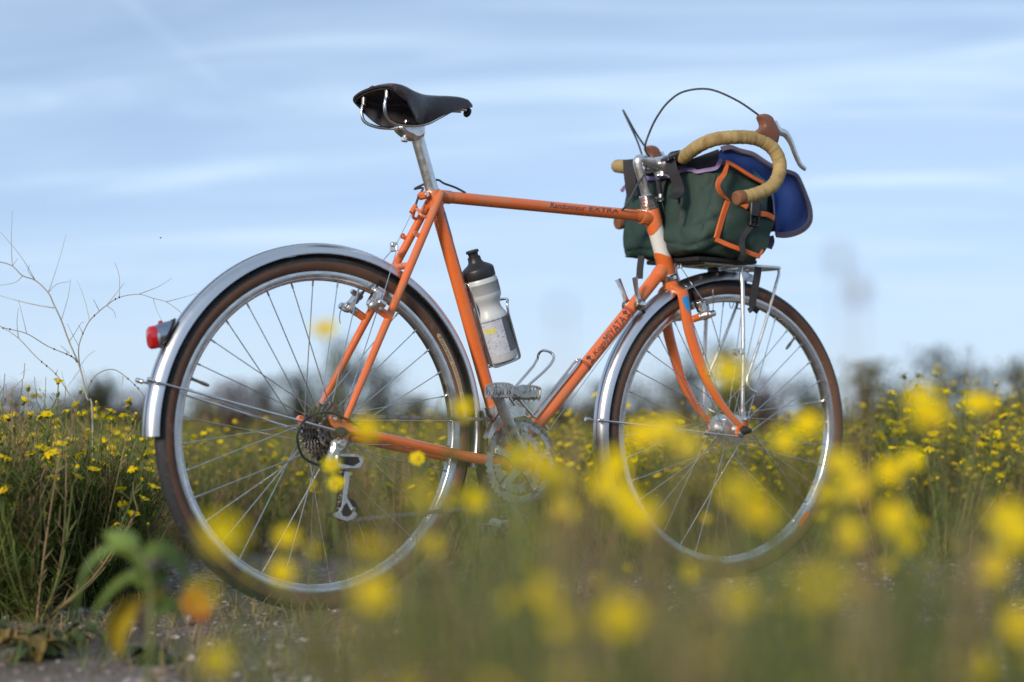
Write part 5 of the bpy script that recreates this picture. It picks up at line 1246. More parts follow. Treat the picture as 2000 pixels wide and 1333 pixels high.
def ragwort(seed, h, nst, spread, nleaf, heads, dry=.25, bushy=1.):
    """many-stemmed narrow-leaved daisy bush: returns (stems, foliage, dry, head list)"""
    rng = random.Random(seed); st_, lf, dr, hl = MB(), MB(), MB(), []
    for k in range(nst):
        a = 2*math.pi*(k+rng.random())/nst; sp = spread*rng.uniform(.25, 1.); d = V((math.cos(a), math.sin(a), 0)); hh = h*rng.uniform(.62, 1.)*(1-.12*sp/spread)
        isdry = rng.random() < dry
        base = d*(.02*rng.random()); mid = base+d*(sp*.55)+V((0, 0, hh*.42)); top = base+d*sp+V((rng.uniform(-.02, .02), rng.uniform(-.02, .02), hh))
        pts = spline([base, mid, top], 5); tgt = dr if isdry else st_
        tube(tgt, pts, [.0022, .0018, .0012], 4, caps=False)
        n = len(pts)
        for j in range(int(nleaf/nst)):
            u = rng.uniform(.08, .97); i = min(int(u*(n-1)), n-2); p = pts[i].lerp(pts[i+1], u*(n-1)-i)
            L = rng.uniform(.025, .06)*(1.1-.5*u); leaf_blade(dr if (isdry or u < .2 and rng.random() < .5) else lf, p, rnd_dir(rng, rng.uniform(.1, 1.2)), L, rng.uniform(.0022, .0042), rng, rng.uniform(.2, .9))
        # flowering side branches
        nb = max(1, int(heads/nst+rng.random()))
        for j in range(nb+2):
            u = rng.uniform(.55, .95) if j else 1.; i = min(int(u*(n-1)), n-2); p = pts[i].lerp(pts[i+1], min(1, u*(n-1)-i))
            dv = (rnd_dir(rng, rng.uniform(.7, 1.9))).normalized(); L = rng.uniform(.03, .085)*bushy; e = p+dv*L*.6+V((0, 0, L*.4))
            tube(dr if isdry else st_, [p, p+dv*L*.55, e], [.0011, .0009, .0008], 3, caps=False)
            for q in range(2): leaf_blade(lf, p.lerp(e, rng.uniform(.2, .8)), rnd_dir(rng, .6), rng.uniform(.012, .03), .0025, rng, .4, 2)
            if isdry: hl.append((e, (dv+V((0, 0, .6))), rng.uniform(.8, 1.0), 5)) if rng.random() < .25 else None
            else:
                kd = rng.choice((0, 1, 2, 0, 1, 3, 4, 5, 5)); n_ = (dv*1.3+V((0, 0, .6))); hl.append((e, n_, rng.uniform(.85, 1.2), kd))
                if rng.random() < .45:
                    e2 = p+rnd_dir(rng, 1.2)*L*.8; tube(st_, [p, e2], [.0009, .0007], 3, caps=False); hl.append((e2, e2-p+V((0, 0, .03)), rng.uniform(.7, 1.05), rng.choice((0, 1, 3, 5))))
    return st_, lf, dr, hl
PROTO = []
for i, a in enumerate(((11, .40, 13, .17, 330, 16), (12, .43, 15, .20, 380, 20), (13, .36, 12, .18, 340, 14), (14, .46, 12, .15, 300, 16), (15, .38, 16, .22, 420, 22), (16, .34, 12, .16, 320, 7))):
    st_, lf, dr, hl = ragwort(*a, dry=(.2, .25, .3, .2, .25, .6)[i])
    far = MB(); fmi = []
    rngp = random.Random(a[0])
    for p, n, s, kd in hl:
        if rngp.random() > .42: continue
        hm, mi, _ = HEADS[kd]; mt = head_matrix(p, n, s, rngp); far.add([mt @ V(v) for v in hm.v], hm.f); fmi += mi
    PROTO.append((st_.mesh('stems', M['stem']), lf.mesh('foliage', M['leaf']), dr.mesh('dry_stems', M['stem_dry']), hl, far.mesh('flower_heads', [M['petal'], M['disc'], M['calyx']], True, fmi)))
def plant(pi, loc_, rz, sc, label, group, near=True, name='ragwort_plant', seed=0, keep=1.):
    stm, lfm, drm, hl, farm = PROTO[pi]; r = empty(name, loc_); r.rotation_euler = (0, 0, rz); r.scale = (sc, sc, sc); tag(r, label, 'flower plant', group)
    def ch(nm, me, kind=None):
        o = bpy.data.objects.new(nm, me); COL.objects.link(o); o.parent = r
        if kind: o['kind'] = kind
        return o
    ch('stems', stm, 'stuff'); ch('foliage', lfm, 'stuff'); ch('dry_stems', drm, 'stuff')
    if near:
        rng = random.Random(seed)
        for p, n, s, kd in hl:
            s = s*1.3
            if rng.random() > keep: continue
            o = ch('flower_head', HEADS[kd][2]); o.matrix_local = head_matrix(p, n, s, rng)
    else: ch('flower_heads', farm, 'stuff')
    return r
rng = random.Random(77)
placed = []
def free(p, rmin): return all((p-q).length > rmin for q in placed)
def scatter(n, x0, x1, d0, d1, label, group, sc=(.85, 1.1), near=True, rmin=.15, protos=(0, 1, 2, 3, 4, 5), keep=None, heads=.7):
    k = t = 0
    while k < n and t < n*40:
        t += 1; d = math.sqrt(rng.uniform(d0*d0, d1*d1)); px = rng.uniform(x0, x1); p = G(px, d)
        if keep and not keep(p, px, d): continue
        if not free(p, rmin): continue
        placed.append(p); p = V((p.x, p.y, gz(p.x, p.y)-.004)); plant(rng.choice(protos), p, rng.uniform(0, 6.28), rng.uniform(*sc), label + ' ' + where(px) + ', ' + row(d, d0, d1), group, near, seed=rng.randint(0, 9999), keep=heads); k += 1
    return k
LMK = ((60, 'at the left edge'), (140, 'left of the bare stalk'), (230, 'under the bare stalk'), (340, 'by the end of the rear mudguard'), (420, 'by the left rim of the rear wheel'), (500, 'behind the left rear spokes'), (580, 'left of the cassette'), (660, 'behind the cassette'), (740, 'right of the derailleur'), (820, 'behind the right rear spokes'), (920, 'behind the front of the rear tyre'), (1000, 'behind the upper pedal'), (1080, 'behind the chainring'), (1160, 'right of the chainring'), (1240, 'by the front mudguard'), (1320, 'behind the left front spokes'), (1400, 'behind the fork blades'), (1470, 'behind the front hub'), (1560, 'behind the right front spokes'), (1650, 'by the right rim of the front wheel'), (1750, 'just right of the front tyre'), (1850, 'under the broad dark shrub'), (1940, 'right of the broad dark shrub'), (9999, 'at the right edge'))
def where(px): return next(t for lim, t in LMK if px < lim)
def row(d, d0, d1): k = (d-d0)/(d1-d0); return 'front row' if k < .3 else 'second row' if k < .55 else 'third row' if k < .8 else 'back row'
def off_bike(p, px, d): return not (-.5 < p.x < 1.55 and -.34 < p.y < .34)
# bank of flowers to the left of the rear wheel
scatter(17, -180, 225, 3.0, 3.75, 'bushy yellow ragwort of the near left bank', 'ragwort bank left of the bicycle', (.92, 1.05), True, .13, protos=(0, 1, 3, 4), keep=off_bike, heads=.36)
scatter(12, -260, 300, 3.75, 5.0, 'yellow ragwort behind the near left bank', 'ragwort behind the left bank', (.85, 1.02), True, .17, keep=off_bike)
scatter(30, 330, 960, 4.35, 6.0, 'yellow ragwort', 'ragwort behind the rear wheel', (.78, .95), True, .17, keep=off_bike, heads=.36)
scatter(24, 930, 1280, 4.5, 6.2, 'leafy yellow ragwort', 'ragwort behind the cranks', (.85, 1.02), True, .17, keep=off_bike)
scatter(30, 1250, 1680, 4.55, 6.4, 'low yellow ragwort', 'ragwort behind the front wheel', (.8, .98), True, .17, keep=off_bike, heads=.5)
scatter(26, 1640, 2160, 4.2, 5.6, 'dense yellow ragwort', 'ragwort right of the bicycle', (.9, 1.15), True, .16, keep=off_bike)
scatter(14, 1780, 2250, 5.4, 7.0, 'tall ragwort', 'tall ragwort at the right edge', (1.2, 1.45), False, .2)
scatter(75, -200, 2200, 6.0, 9.5, 'distant yellow ragwort on the skyline', 'distant ragwort along the skyline', (.8, 1.0), False, .22)

# meadow beyond: nobody could count it
mb = MB(); mi = []
for k in range(5200):
    d = math.sqrt(rng.uniform(8.5**2, 30**2)) if rng.random() < .75 else math.sqrt(rng.uniform(30**2, 60**2)); px = rng.uniform(-150, 2150); p = G(px, d); h_ = rng.uniform(.18, .36)
    dry_ = rng.random() < .3; n1 = len(mb.f)
    for j in range(5): leaf_blade(mb, p+V((rng.uniform(-.1, .1), rng.uniform(-.1, .1), 0)), rnd_dir(rng, 2.5), h_*rng.uniform(.6, 1.1), .010*(1+d/25), rng, .3, 2)
    mi += [1 if dry_ else 0]*(len(mb.f)-n1)
    if not dry_ and rng.random() < .16:
        c = p+V((rng.uniform(-.1, .1), rng.uniform(-.1, .1), h_)); s = .012; n1 = len(mb.f)
        mb.add([c+V((s, 0, 0)), c+V((0, s, 0)), c+V((-s, 0, 0)), c+V((0, -s, 0)), c+V((0, 0, .006)), c+V((0, 0, -.004))], [(0, 1, 4), (1, 2, 4), (2, 3, 4), (3, 0, 4), (1, 0, 5), (2, 1, 5), (3, 2, 5), (0, 3, 5)]); mi += [2]*8
tag(mb.build('distant_meadow', [M['leaf'], M['leaf_dry'], M['petal']], None, False, mi), 'blurred green and yellow meadow running to the horizon', 'meadow', kind='stuff')

# grass: short green and straw blades round the path and between the plants
mb = MB(); mi = []
for k in range(6500):
    d = math.sqrt(rng.uniform(2.0**2, 7.5**2)); px = rng.uniform(-200, 2200); p = G(px, d)
    den = mnoise.noise(V((p.x*1.1, p.y*1.1, 2)))
    lim = -.1 if d > 4.0 else .12
    if den < lim and rng.random() < .8: continue
    near_ = d < 3.2; p.z = gz(p.x, p.y)-.002; dry_ = mnoise.noise(V((p.x*2, p.y*2, 9)))+rng.uniform(-.35, .35) > -.08
    for j in range(6):
        n1 = len(mb.f); h_ = rng.uniform(.02, .06)*(1.0 if d < 3.9 else 2.4)*(1+.8*max(0, den)); leaf_blade(mb, p+V((rng.uniform(-.03, .03), rng.uniform(-.03, .03), 0)), rnd_dir(rng, rng.uniform(.5, 2.6)), h_, rng.uniform(.0016, .0032), rng, rng.uniform(.3, 1.1), 3); mi += [1 if dry_ else 0]*(len(mb.f)-n1)
tag(mb.build('grass', [M['grass'], M['straw']], None, False, mi), 'short green and straw coloured grass beside the path', 'grass', kind='stuff')
# denser growth filling the foot of the meadow
mb = MB(); mi = []
for k in range(11500):
    z_ = rng.random()
    if z_ < .36: d = rng.uniform(3.1, 3.9); px = rng.uniform(-250, 260)
    else: d = math.sqrt(rng.uniform(4.3**2, 8**2)); px = rng.uniform(-200, 2200)
    p = G(px, d)
    if not off_bike(p, px, d): continue
    p.z = gz(p.x, p.y); dry_ = rng.random() < (.2 if z_ < .36 else .5)
    n1 = len(mb.f); hh = rng.uniform(.10, .30); dv = rnd_dir(rng, rng.uniform(1.5, 4)); e = p+dv*hh
    tube(mb, [p, p+dv*hh*.5+V((rng.uniform(-.01, .01), rng.uniform(-.01, .01), 0)), e], [.0012, .001, .0007], 3, caps=False)
    for j in range(7): leaf_blade(mb, p.lerp(e, rng.uniform(.15, 1)), rnd_dir(rng, rng.uniform(.2, 1.4)), rng.uniform(.02, .05), rng.uniform(.002, .0036), rng, .5, 2)
    mi += [1 if dry_ else 0]*(len(mb.f)-n1)
tag(mb.build('undergrowth', [M['leaf'], M['leaf_dry']], None, False, mi), 'tangled green and brown undergrowth at the foot of the meadow', 'undergrowth', kind='stuff')

# tangle of fine leaves in front of the left bank
mb = MB(); mi = []
for k in range(4200):
    d = rng.uniform(2.98, 3.5); px = rng.uniform(-260, 300); p = G(px, d)
    if not off_bike(p, px, d): continue
    h0 = rng.uniform(0, .24); p.z = gz(p.x, p.y)+h0; dry_ = rng.random() < .22; n1 = len(mb.f); dv = rnd_dir(rng, rng.uniform(.1, 1.6)); hh = rng.uniform(.05, .13); e = p+dv*hh
    tube(mb, [p-V((0, 0, min(h0, .05))), p, e], [.0011, .001, .0006], 3, caps=False)
    for j in range(7): leaf_blade(mb, p.lerp(e, rng.uniform(0, 1)), rnd_dir(rng, rng.uniform(-.2, 1.2)), rng.uniform(.018, .045), rng.uniform(.002, .0034), rng, .5, 2)
    mi += [1 if dry_ else 0]*(len(mb.f)-n1)
tag(mb.build('leafy_tangle', [M['leaf'], M['leaf_dry']], None, False, mi), 'tangle of fine green leaves in the bank left of the rear wheel', 'undergrowth', kind='stuff')

# ---- far shrubs on the skyline: trunk, limbs and a leafy crown with gaps
def shrub(px, py_top, width_px, depth, m, label, seed, gappy=.5, name='shrub', nleaf=3000, leaf=.042):
    rg = random.Random(seed); base = G(px, depth, -.02); f = depth/FPX; h_ = (CAMP.z+(808-py_top)*f)*1.07; w_ = width_px*f/2*1.3
    r = empty(name, base); tag(r, label, 'shrub', None)
    tr = MB(); cr = MB(); tips = []
    for k in range(11):
        a = rg.uniform(0, 6.28); hf = rg.choice((.38, .5, .62, .75, .86, .97)); sp_ = w_*rg.uniform(.35, 1.)*(1.15-.95*hf**1.5); e = V((math.cos(a)*sp_, math.sin(a)*sp_, h_*hf)); pts = spline([V((rg.uniform(-.03, .03), rg.uniform(-.03, .03), 0)), e*.5+V((0, 0, h_*.08)), e], 4); tube(tr, pts, [.022*h_, .014*h_, .005*h_], 6)
        for j in range(4):
            p = pts[rg.randint(4, len(pts)-1)]; q = p+rnd_dir(rg, .6)*w_*rg.uniform(.12, .32); tube(tr, [p, q], [.006*h_, .002*h_], 4, caps=False); tips += [q, p.lerp(q, .6)]
        tips.append(e)
    for k in range(nleaf):
        t = rg.choice(tips); c = t+V((rg.gauss(0, 1), rg.gauss(0, 1), rg.gauss(0, .8)))*(.115*w_*(1+gappy*.3)+.03)
        if c.z < .05 or c.z > h_*1.12: continue
        leaf_blade(cr, c, rnd_dir(rg, rg.uniform(-.6, 1)), leaf*rg.uniform(.7, 1.6), leaf*.55, rg, .4, 2)
    o = tr.build('trunk', M['bark'], r); o = cr.build('crown', m, r, False)
    return r
SH = [(30, 764, 190, 19, 'shrub_brown', 'russet shrub at the left edge of the skyline'), (120, 782, 130, 24, 'shrub', 'low green shrub between the russet one and the bare stalk'), (188, 744, 120, 17, 'shrub', 'small dark shrub on the skyline above the left flower bank'), (290, 768, 170, 21, 'shrub_brown', 'low russet shrub behind the rear mudguard'), (395, 778, 150, 24, 'shrub_pale', 'low olive shrub just inside the left rim of the rear wheel'), (462, 758, 170, 18, 'shrub_brown', 'russet brown shrub seen through the left of the rear wheel'), (525, 752, 100, 23, 'shrub', 'small dark shrub beside the russet ones behind the rear wheel'),
      (592, 742, 110, 21, 'shrub', 'dark shrub above the cassette'), (662, 682, 150, 18, 'shrub', 'tall dark green shrub behind the seat stays'), (738, 716, 130, 20, 'shrub', 'dark shrub just right of the seat stays'), (815, 782, 120, 25, 'shrub_pale', 'low olive shrub seen above the chain'), (905, 784, 130, 26, 'shrub', 'low dim shrub behind the seat tube'), (1010, 780, 150, 25, 'shrub_pale', 'low olive shrub behind the upper pedal'), (1100, 772, 130, 22, 'shrub', 'dim shrub left of the front mudguard'), (1165, 756, 110, 23, 'shrub', 'dim shrub beside the front mudguard'),
      (1262, 752, 140, 22, 'shrub', 'grey green shrub inside the left rim of the front wheel'), (1345, 692, 150, 18, 'shrub', 'tall dark shrub behind the fork blades'), (1428, 686, 120, 16, 'shrub_pale', 'olive green shrub seen behind the rack leg'), (1490, 748, 130, 20, 'shrub_brown', 'low brownish shrub inside the front wheel'), (1592, 738, 130, 22, 'shrub', 'dark shrub at the right rim of the front wheel'),
      (1690, 724, 190, 16, 'shrub_pale', 'olive shrub right of the front tyre'), (1765, 738, 130, 20, 'shrub', 'dim shrub between the olive one and the broad dark one'), (1842, 702, 220, 18, 'shrub', 'broad dark shrub on the skyline at the right'), (1925, 735, 130, 21, 'shrub', 'dark shrub right of the broad one'), (1985, 716, 150, 15, 'shrub_pale', 'olive shrub at the right edge of the picture')]
for i, (px, py, wp, dp, mm, lb_) in enumerate(SH): shrub(px, py, wp, dp, M[mm], lb_, 300+i)

# ---- the bare, wiry stalk to the left of the tail light
def stalk():
    D = 3.62; r0 = at(182, 822, D); base = G(186, D); r = empty('dry_stalk_plant', base); tag(r, 'tall bare wiry stalk with thin branching twigs left of the tail light', 'dry plant')
    def L3(l, dz=0): return [at(x, y, D+dz*i/max(1, len(l)-1))-base for i, (x, y) in enumerate(l)]
    mb = MB(); tube(mb, spline([V((0, 0, 0))]+L3(((181, 815), (170, 778), (157, 721), (135, 668), (120, 627), (105, 595), (94, 572), (69, 548), (44, 539), (24, 520), (0, 512), (-40, 505))), 4), [.0026, .0021, .0017, .0014, .0011], 6); mb.build('main_stem', M['stalk'], r)
    br = [((157, 721), (154, 700), (154, 677), (162, 652), (175, 627), (194, 608), (208, 597), (233, 581), (271, 575), (299, 583), (324, 590), (350, 608), (358, 618)), ((150, 708), (139, 696), (94, 677), (52, 652), (9, 641), (-30, 628)), ((150, 790), (132, 765), (109, 731), (72, 699), (36, 661), (6, 641), (-20, 626)), ((168, 770), (178, 745), (195, 728), (222, 722), (250, 740), (275, 765), (288, 785)), ((105, 602), (70, 596), (35, 588), (-10, 575))]
    for i, l in enumerate(br): mb = MB(); tube(mb, spline(L3(l, .10*(i-2)), 4), [.0015, .0011, .0007], 5); mb.build('branch', M['stalk'], r)
    tw = [((24, 520), (22, 470), (24, 412)), ((69, 548), (40, 500), (0, 453)), ((94, 572), (112, 520), (129, 459)), ((120, 625), (133, 580), (138, 545)), ((175, 627), (165, 585), (150, 547)), ((194, 608), (185, 590), (182, 585)), ((208, 597), (228, 572), (243, 553)), ((233, 581), (233, 540), (224, 513)), ((271, 575), (310, 560), (336, 543)), ((299, 583), (306, 606), (318, 630)), ((324, 590), (355, 582), (386, 573)), ((135, 668), (150, 645), (158, 632), (165, 630)), ((154, 677), (142, 655), (131, 632)), ((162, 652), (156, 640), (153, 636)), ((44, 539), (30, 552), (0, 558)), ((36, 661), (33, 630), (36, 602)), ((52, 652), (44, 618), (36, 586)), ((109, 731), (113, 722)), ((132, 765), (125, 745), (120, 725)), ((157, 721), (140, 745), (132, 755)), ((157, 715), (170, 697), (186, 685)), ((94, 572), (110, 556), (137, 550)), ((69, 548), (55, 530), (58, 518)), ((24, 520), (35, 505)), ((208, 597), (222, 608), (226, 622)), ((171, 770), (168, 740), (160, 715)), ((240, 735), (238, 760), (232, 790)), ((135, 690), (118, 675))]
    for l in tw: mb = MB(); tube(mb, spline(L3(l, random.Random(len(l)*7+int(l[0][0])).uniform(-.06, .06)), 3), [.0009, .0006, .0004], 4); mb.build('twig', M['stalk'], r)
    rb = random.Random(8)
    for i, l in enumerate(br[:4]):
        sp_ = spline(L3(l, .10*(i-2)), 4)
        for k in range(4): c = sp_[rb.randint(4, len(sp_)-3)]; mb = MB(); mb.add([c+V((v.x, v.y, v.z*1.4))*.0021 for v in ico_v], ico_f); mb.build('node_bud', M['stalk_bud'], r)
M['stalk'] = leafmat('pale_dry_stalk', (.36, .34, .27), .2, .7, 0); M['stalk_bud'] = leafmat('stalk_bud', (.05, .045, .035), .2, .8, 0)
stalk()

# ---- a fly crossing the sky
fp = at(314, 465, 3.3); fl_ = empty('fly', fp); tag(fl_, 'tiny black fly in the sky above the tail light', 'insect')
mb = MB(); lathe(mb, [(0, -.0022), (.0010, -.0016), (.0012, 0), (.0008, .0010), (.0009, .0016), (0, .0024)], (0, 0, 0), RGT, 8); mb.build('body', M['black_gear'], fl_)
for s in (-1, 1): mb = MB(); leaf_blade(mb, V((0, 0, .0008)), -RGT+UPV*.4+FWD*s*.8, .0036, .0013, rng, .1); mb.build('wing', M['seed'], fl_)

# ================================================================== FOREGROUND, out of focus
def bloom(targets, label, seed, group='out of focus ragwort in the foreground', extra=2, leaves=26):
    """a plant whose open heads stand at the given spots (x, y, depth)"""
    rg = random.Random(seed); low_ = targets[0][1] > 1090; kk = .72 if low_ else 1.; pts3 = [at(x, y, d*kk) for x, y, d in targets]; c = sum(pts3, V())/len(pts3); base = V((c.x+rg.uniform(-.03, .03), c.y+rg.uniform(-.03, .03), 0)); base.z = gz(base.x, base.y)
    r = empty('ragwort_plant', base); tag(r, label, 'flower plant', group); st_, lf = MB(), MB(); hs_ = []
    fork_ = V((0, 0, min(p.z for p in pts3)*.55))
    tube(st_, [V((0, 0, 0)), fork_], [.0022, .0018], 5)
    for p in pts3:
        e = p-base; n_ = (CAMP-p).normalized()*1.0+V((rg.uniform(-.3, .3), rg.uniform(-.3, .3), .55)); path_ = spline([fork_, fork_.lerp(e, .5)+V((rg.uniform(-.02, .02), rg.uniform(-.02, .02), .01)), e-n_.normalized()*.006], 4); tube(st_, path_, [.0016, .0012, .0010], 4, caps=False)
        hs_.append((e, n_, rg.uniform(1.15, 1.3)*(.85 if low_ else 1), rg.choice((0, 1, 2))))
        if False:
            for k in range(1):
                e3 = e+V((rg.uniform(-1, 1), rg.uniform(-1, 1), rg.uniform(-1, .6)))*.011; tube(st_, [path_[-2], e3], [.0009, .0008], 3, caps=False); hs_.append((e3, n_+V((rg.uniform(-.4, .4), rg.uniform(-.4, .4), 0)), rg.uniform(1., 1.25), rg.choice((0, 1, 2))))
        for k in range(extra):
            q = path_[rg.randint(3, len(path_)-2)]; e2 = q+rnd_dir(rg, rg.uniform(.4, 1.2))*rg.uniform(.015, .05); e2.z = min(e2.z, e.z-.004); tube(st_, [q, e2], [.0010, .0008], 4, caps=False); hs_.append((e2, e2-q+V((0, 0, .01)), rg.uniform(.7, .95), rg.choice((4, 5, 5, 5))))
        for k in range(leaves//len(pts3)):
            q = path_[rg.randint(0, len(path_)-2)] if rg.random() < .6 else fork_*rg.random(); leaf_blade(lf, q, rnd_dir(rg, rg.uniform(.2, 1.3)), rg.uniform(.02, .055), rg.uniform(.0025, .0042), rg, rg.uniform(.2, .8))
    st_.build('stems', M['stem'], r); o = lf.build('foliage', M['leaf'], r, False); o['kind'] = 'stuff'
    for p, n_, s, kd in hs_:
        o = bpy.data.objects.new('flower_head', HEADS[kd][2]); COL.objects.link(o); o.parent = r; o.matrix_local = head_matrix(p, n_, s, rg)
def dd(D): return 160/(D+28)
FGB = [(((435, 1045, dd(150)),), 'large blurred yellow flower in front of the lower left of the rear wheel'), (((550, 1118, dd(60)), (560, 1050, dd(58))), 'small blurred yellow flower beside the bottom of the rear wheel'), (((728, 1158, dd(92)),), 'blurred yellow flower just below the rear rim'), (((842, 1066, dd(85)),), 'blurred yellow flower on the right of the rear rim'),
       (((815, 896, dd(34)),), 'small blurred yellow flower on the chain stay'), (((655, 945, dd(44)), (648, 908, dd(50))), 'blurred yellow flower on the rear derailleur'), (((925, 976, dd(80)),), 'blurred yellow flower between the rear wheel and the chainring'), (((1010, 893, dd(105)), (1050, 905, dd(110))), 'blurred yellow flowers covering the crank'),
       (((1100, 995, dd(88)), (1085, 935, dd(100))), 'blurred yellow flower below right of the chainring'), (((1066, 1162, dd(92)),), 'blurred yellow flower under the cranks'), (((1212, 1206, dd(112)),), 'round blurred yellow flower left below the front wheel'), (((1349, 1121, dd(46)),), 'small blurred yellow flower under the front rim'),
       (((1446, 1172, dd(102)),), 'blurred yellow flower right below the front wheel'), (((1406, 1246, dd(40)),), 'tiny blurred yellow flower near the bottom of the picture'), (((1655, 1046, dd(120)),), 'bright round blurred flower at the lower right of the front wheel'), (((1765, 1055, dd(95)), (1745, 1010, dd(110))), 'dim blurred flower right of the bright round one'),
       (((1822, 812, dd(95)), (1800, 780, dd(110))), 'large blurred yellow flower against the shrubs at the right'), (((1912, 786, dd(75)),), 'blurred yellow flower high at the right'), (((1640, 905, dd(100)), (1672, 948, dd(105)), (1618, 965, dd(95))), 'cluster of blurred yellow flowers beside the front tyre'), (((1780, 900, dd(70)), (1740, 920, dd(90))), 'blurred yellow flower right of the front tyre'),
       (((1965, 1005, dd(125)), (1990, 1040, dd(130))), 'large blurred yellow flowers at the right edge'), (((1940, 1105, dd(85)),), 'blurred yellow flower low at the right edge'), (((421, 1292, dd(85)),), 'blurred yellow flower at the bottom left'), (((1300, 838, dd(95)), (1255, 850, dd(100)), (1335, 872, dd(95))), 'cluster of blurred yellow flowers before the front mudguard stay'),
       (((1200, 905, dd(110)), (1185, 945, dd(120))), 'blurred yellow flowers before the lower end of the front mudguard'), (((1480, 1000, dd(120)), (1440, 960, dd(115))), 'dim blurred flowers inside the lower front wheel'), (((1255, 1010, dd(120)), (1230, 980, dd(100))), 'dim blurred flower left of the front rim'), (((1420, 722, dd(110)),), 'faint blurred flower before the rack leg'),
       (((634, 640, dd(80)),), 'faint blurred flower high inside the rear wheel'), (((905, 800, dd(80)),), 'blurred yellow flower before the front of the rear tyre'), (((1105, 1318, dd(90)),), 'blurred yellow flower cut by the bottom edge'), (((1915, 1300, dd(95)), (1995, 1220, dd(95))), 'blurred yellow flowers at the bottom right corner'), (((715, 838, dd(90)),), 'blurred yellow flower before the rear dropout'), (((1578, 828, dd(90)), (1535, 862, dd(85))), 'blurred yellow flowers inside the right of the front wheel')]
for i, (t, lb_) in enumerate(FGB): bloom(t, lb_, 900+i, extra=1, leaves=16 if i in (28, 27, 4, 13, 11, 5) else 26)
# leafy foreground plants that veil the lower part of the picture
vrg = random.Random(5)
veil = []
def ytop(px): return lerp_list([1340, 1340, 1290, 1200, 1050, 960, 965, 1010, 1030, 1070, 980, 920], max(0, min(1, (px+50)/2150)))
for k in range(38):
    px = 800+1280*((k*.6180339)%1); d = vrg.choice((.65, .95, 1.1, 1.25, 1.4, 1.55, 1.7, 1.85))*vrg.uniform(.94, 1.06); d = max(d, 1.1) if px < 1000 else d
    veil.append((px, d, (.377-(ytop(px)+vrg.uniform(-20, 110)-808)/FPX*d)/.37))
zone = lambda px: 'below the rear wheel' if px < 800 else 'below the cranks' if px < 1180 else 'below the front wheel' if px < 1600 else 'at the lower right'
for i, (px, d, sc) in enumerate(veil):
    p = G(px, d); p.z = gz(p.x, p.y)-.004; plant((1, 2, 0, 3, 4)[i % 5], p, i*1.7, sc, 'blurred leafy ragwort, ' + ('very near' if d < .8 else 'near' if d < 1.2 else 'less blurred' if d < 1.6 else 'least blurred') + ', low ' + where(px).replace('behind', 'before'), 'leafy ragwort ' + zone(px), True, seed=i, keep=.06)
# two pale seed heads out of focus against the sky, right of the bag
def seedstalk(targets, label, seed, rad=.0035):
    rg = random.Random(seed); p3 = [at(*t) for t in targets]; base = V((p3[0].x+.01, p3[0].y, 0)); r = empty('seed_head_stalk', base); tag(r, label, 'dry plant', 'seed heads out of focus against the sky')
    for p in p3:
        e = p-base; mb = MB(); tube(mb, spline([V((0, 0, 0)), e*.6+V((.006, 0, 0)), e], 4), [.0012, .0010, .0007], 4); mb.build('stem', M['stem_dry'], r)
        mb = MB(); mb.add([e+V((v.x*rad, v.y*rad, v.z*rad*1.5)) for v in ico_v], ico_f); mb.build('seed_head', M['seed'], r)
seedstalk(((1676, 568, .95),), 'darker blurred seed head against the sky right of the bag', 1, .0052); seedstalk(((1638, 505, .85),), 'fainter blurred seed head above the other, right of the bag', 2, .0042); seedstalk(((1095, 605, .8),), 'faint blurred seed head against the sky between the wheels', 3, .0028)

# ---- broad-leaved weed in the left foreground
def broad_leaf(mb, pts, w_, side_):
    pts = spline(pts, 5); n = len(pts); rows = []
    for i, p in enumerate(pts):
        u = i/(n-1); ww = w_*math.sin(math.pi*min(1, .06+u*.94))**.7; t = (pts[min(i+1, n-1)]-pts[max(0, i-1)]).normalized(); s = V(side_); s = (s-t*s.dot(t)).normalized(); nn = t.cross(s)
        rows.append([p+s*(ww*k)+nn*(abs(k)*ww*.35) for k in (-1, -.5, 0, .5, 1)])
    return grid_sheet(mb, rows, .0006)
D = 1.75; wb_ = G(285, D); wd = empty('broad_leaf_weed', wb_); tag(wd, 'blurred broad leaved weed with drooping green and yellow leaves at the lower left', 'plant')
mb = MB(); tube(mb, spline([V((0, 0, 0)), at(296, 1200, D)-wb_, at(285, 1110, D)-wb_, at(262, 1068, D)-wb_], 5), [.0035, .003, .0022], 6); mb.build('stem', M['stem'], wd)
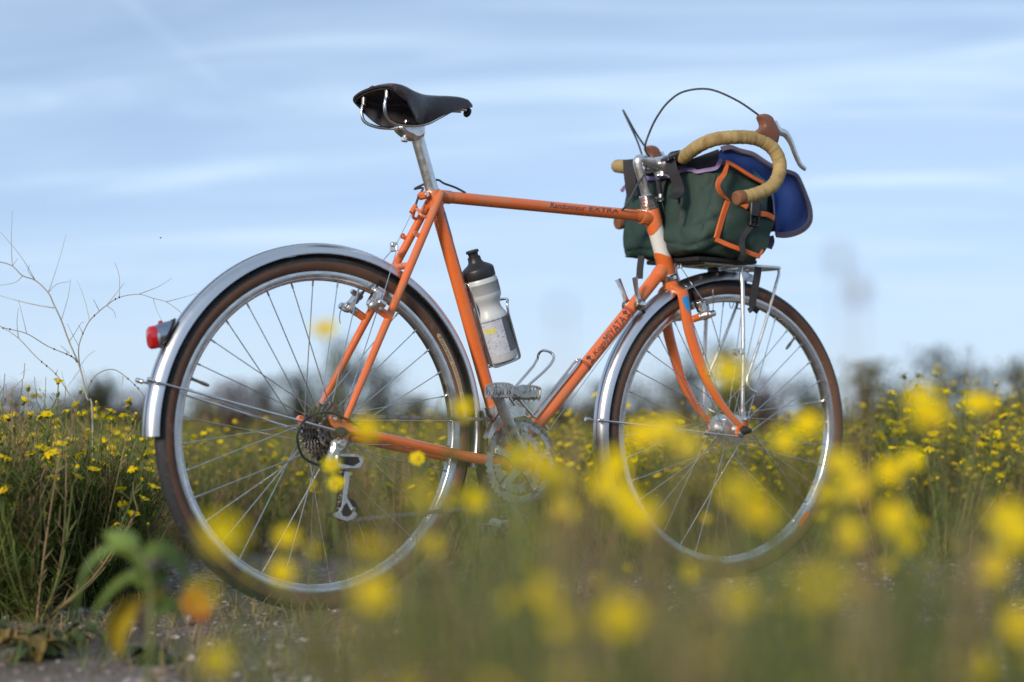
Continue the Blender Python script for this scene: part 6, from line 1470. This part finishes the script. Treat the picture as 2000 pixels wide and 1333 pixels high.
for l, w_, m_, sdv in ((((285, 1115), (255, 1072), (215, 1062), (170, 1100), (148, 1165), (140, 1215)), .010, 'broad', FWD+UPV*.3), (((290, 1150), (262, 1118), (225, 1135), (190, 1180), (172, 1225)), .0095, 'broad', FWD+UPV*.4), (((290, 1165), (262, 1170), (245, 1195), (228, 1235), (234, 1282)), .0095, 'broad_yellow', RGT), (((288, 1172), (310, 1164), (325, 1168)), .006, 'broad_yellow', FWD+UPV), (((262, 1068), (240, 1046), (205, 1040)), .009, 'broad', FWD+UPV*.5), (((280, 1090), (315, 1080), (350, 1110), (365, 1150)), .010, 'broad', FWD+UPV*.5), (((300, 1200), (335, 1190), (350, 1225)), .009, 'broad', FWD+UPV*.5), (((286, 1180), (284, 1210), (286, 1240)), .007, 'seed', RGT), (((290, 1110), (298, 1095), (302, 1080)), .006, 'seed', RGT), (((270, 1130), (300, 1122), (330, 1130)), .009, 'broad', FWD+UPV)):
    mb = MB(); broad_leaf(mb, [at(x, y, D+.02*i)-wb_ for i, (x, y) in enumerate(l)], w_*1.45, sdv); mb.build('leaf', M[m_], wd)
D2 = 1.75; ob = G(395, D2); od = empty('orange_leaved_weed', ob); tag(od, 'blurred orange brown withered leaf on a thin stalk at the lower left', 'plant')
mb = MB(); tube(mb, spline([V((0, 0, 0)), at(395, 1260, D2)-ob, at(388, 1205, D2)-ob], 4), [.002, .0014], 5); mb.build('stem', M['stem_dry'], od)
for l, w_ in ((((370, 1150), (383, 1172), (392, 1195), (398, 1215)), .015), (((352, 1175), (380, 1180), (412, 1185)), .010)):
    mb = MB(); broad_leaf(mb, [at(x, y, D2)-ob for x, y in l], w_, RGT+UPV*.2); mb.build('leaf', M['broad_orange'], od)
# low rosettes on the path edge
for i, (px, d, lb_) in enumerate(((20, 2.75, 'low leafy rosette weed at the bottom left corner'), (75, 2.6, 'low rosette with a few yellowed leaves at the lower left'), (130, 2.75, 'low dark rosette beside the gravel at the lower left'), (300, 2.55, 'small green rosette on the gravel at the lower left'))):
    p = G(px, d); p.z = gz(p.x, p.y); r = empty('rosette_weed', p); tag(r, lb_, 'plant'); rg = random.Random(i+40)
    for k in range(16):
        a = 6.28*k/16+rg.uniform(-.2, .2); d_ = V((math.cos(a), math.sin(a), 0)); L = rg.uniform(.04, .075)*(.7 if i == 3 else 1); up_ = rg.uniform(.2, 1.1)
        mb = MB(); broad_leaf(mb, [V((0, 0, .004)), d_*L*.45+V((0, 0, L*.5*up_)), d_*L+V((0, 0, L*.35*up_-.01))], rg.uniform(.009, .014), V((0, 0, 1)).cross(d_)); mb.build('leaf', M['broad_dull' if rg.random() < .3 and i < 2 else 'broad_low'], r)
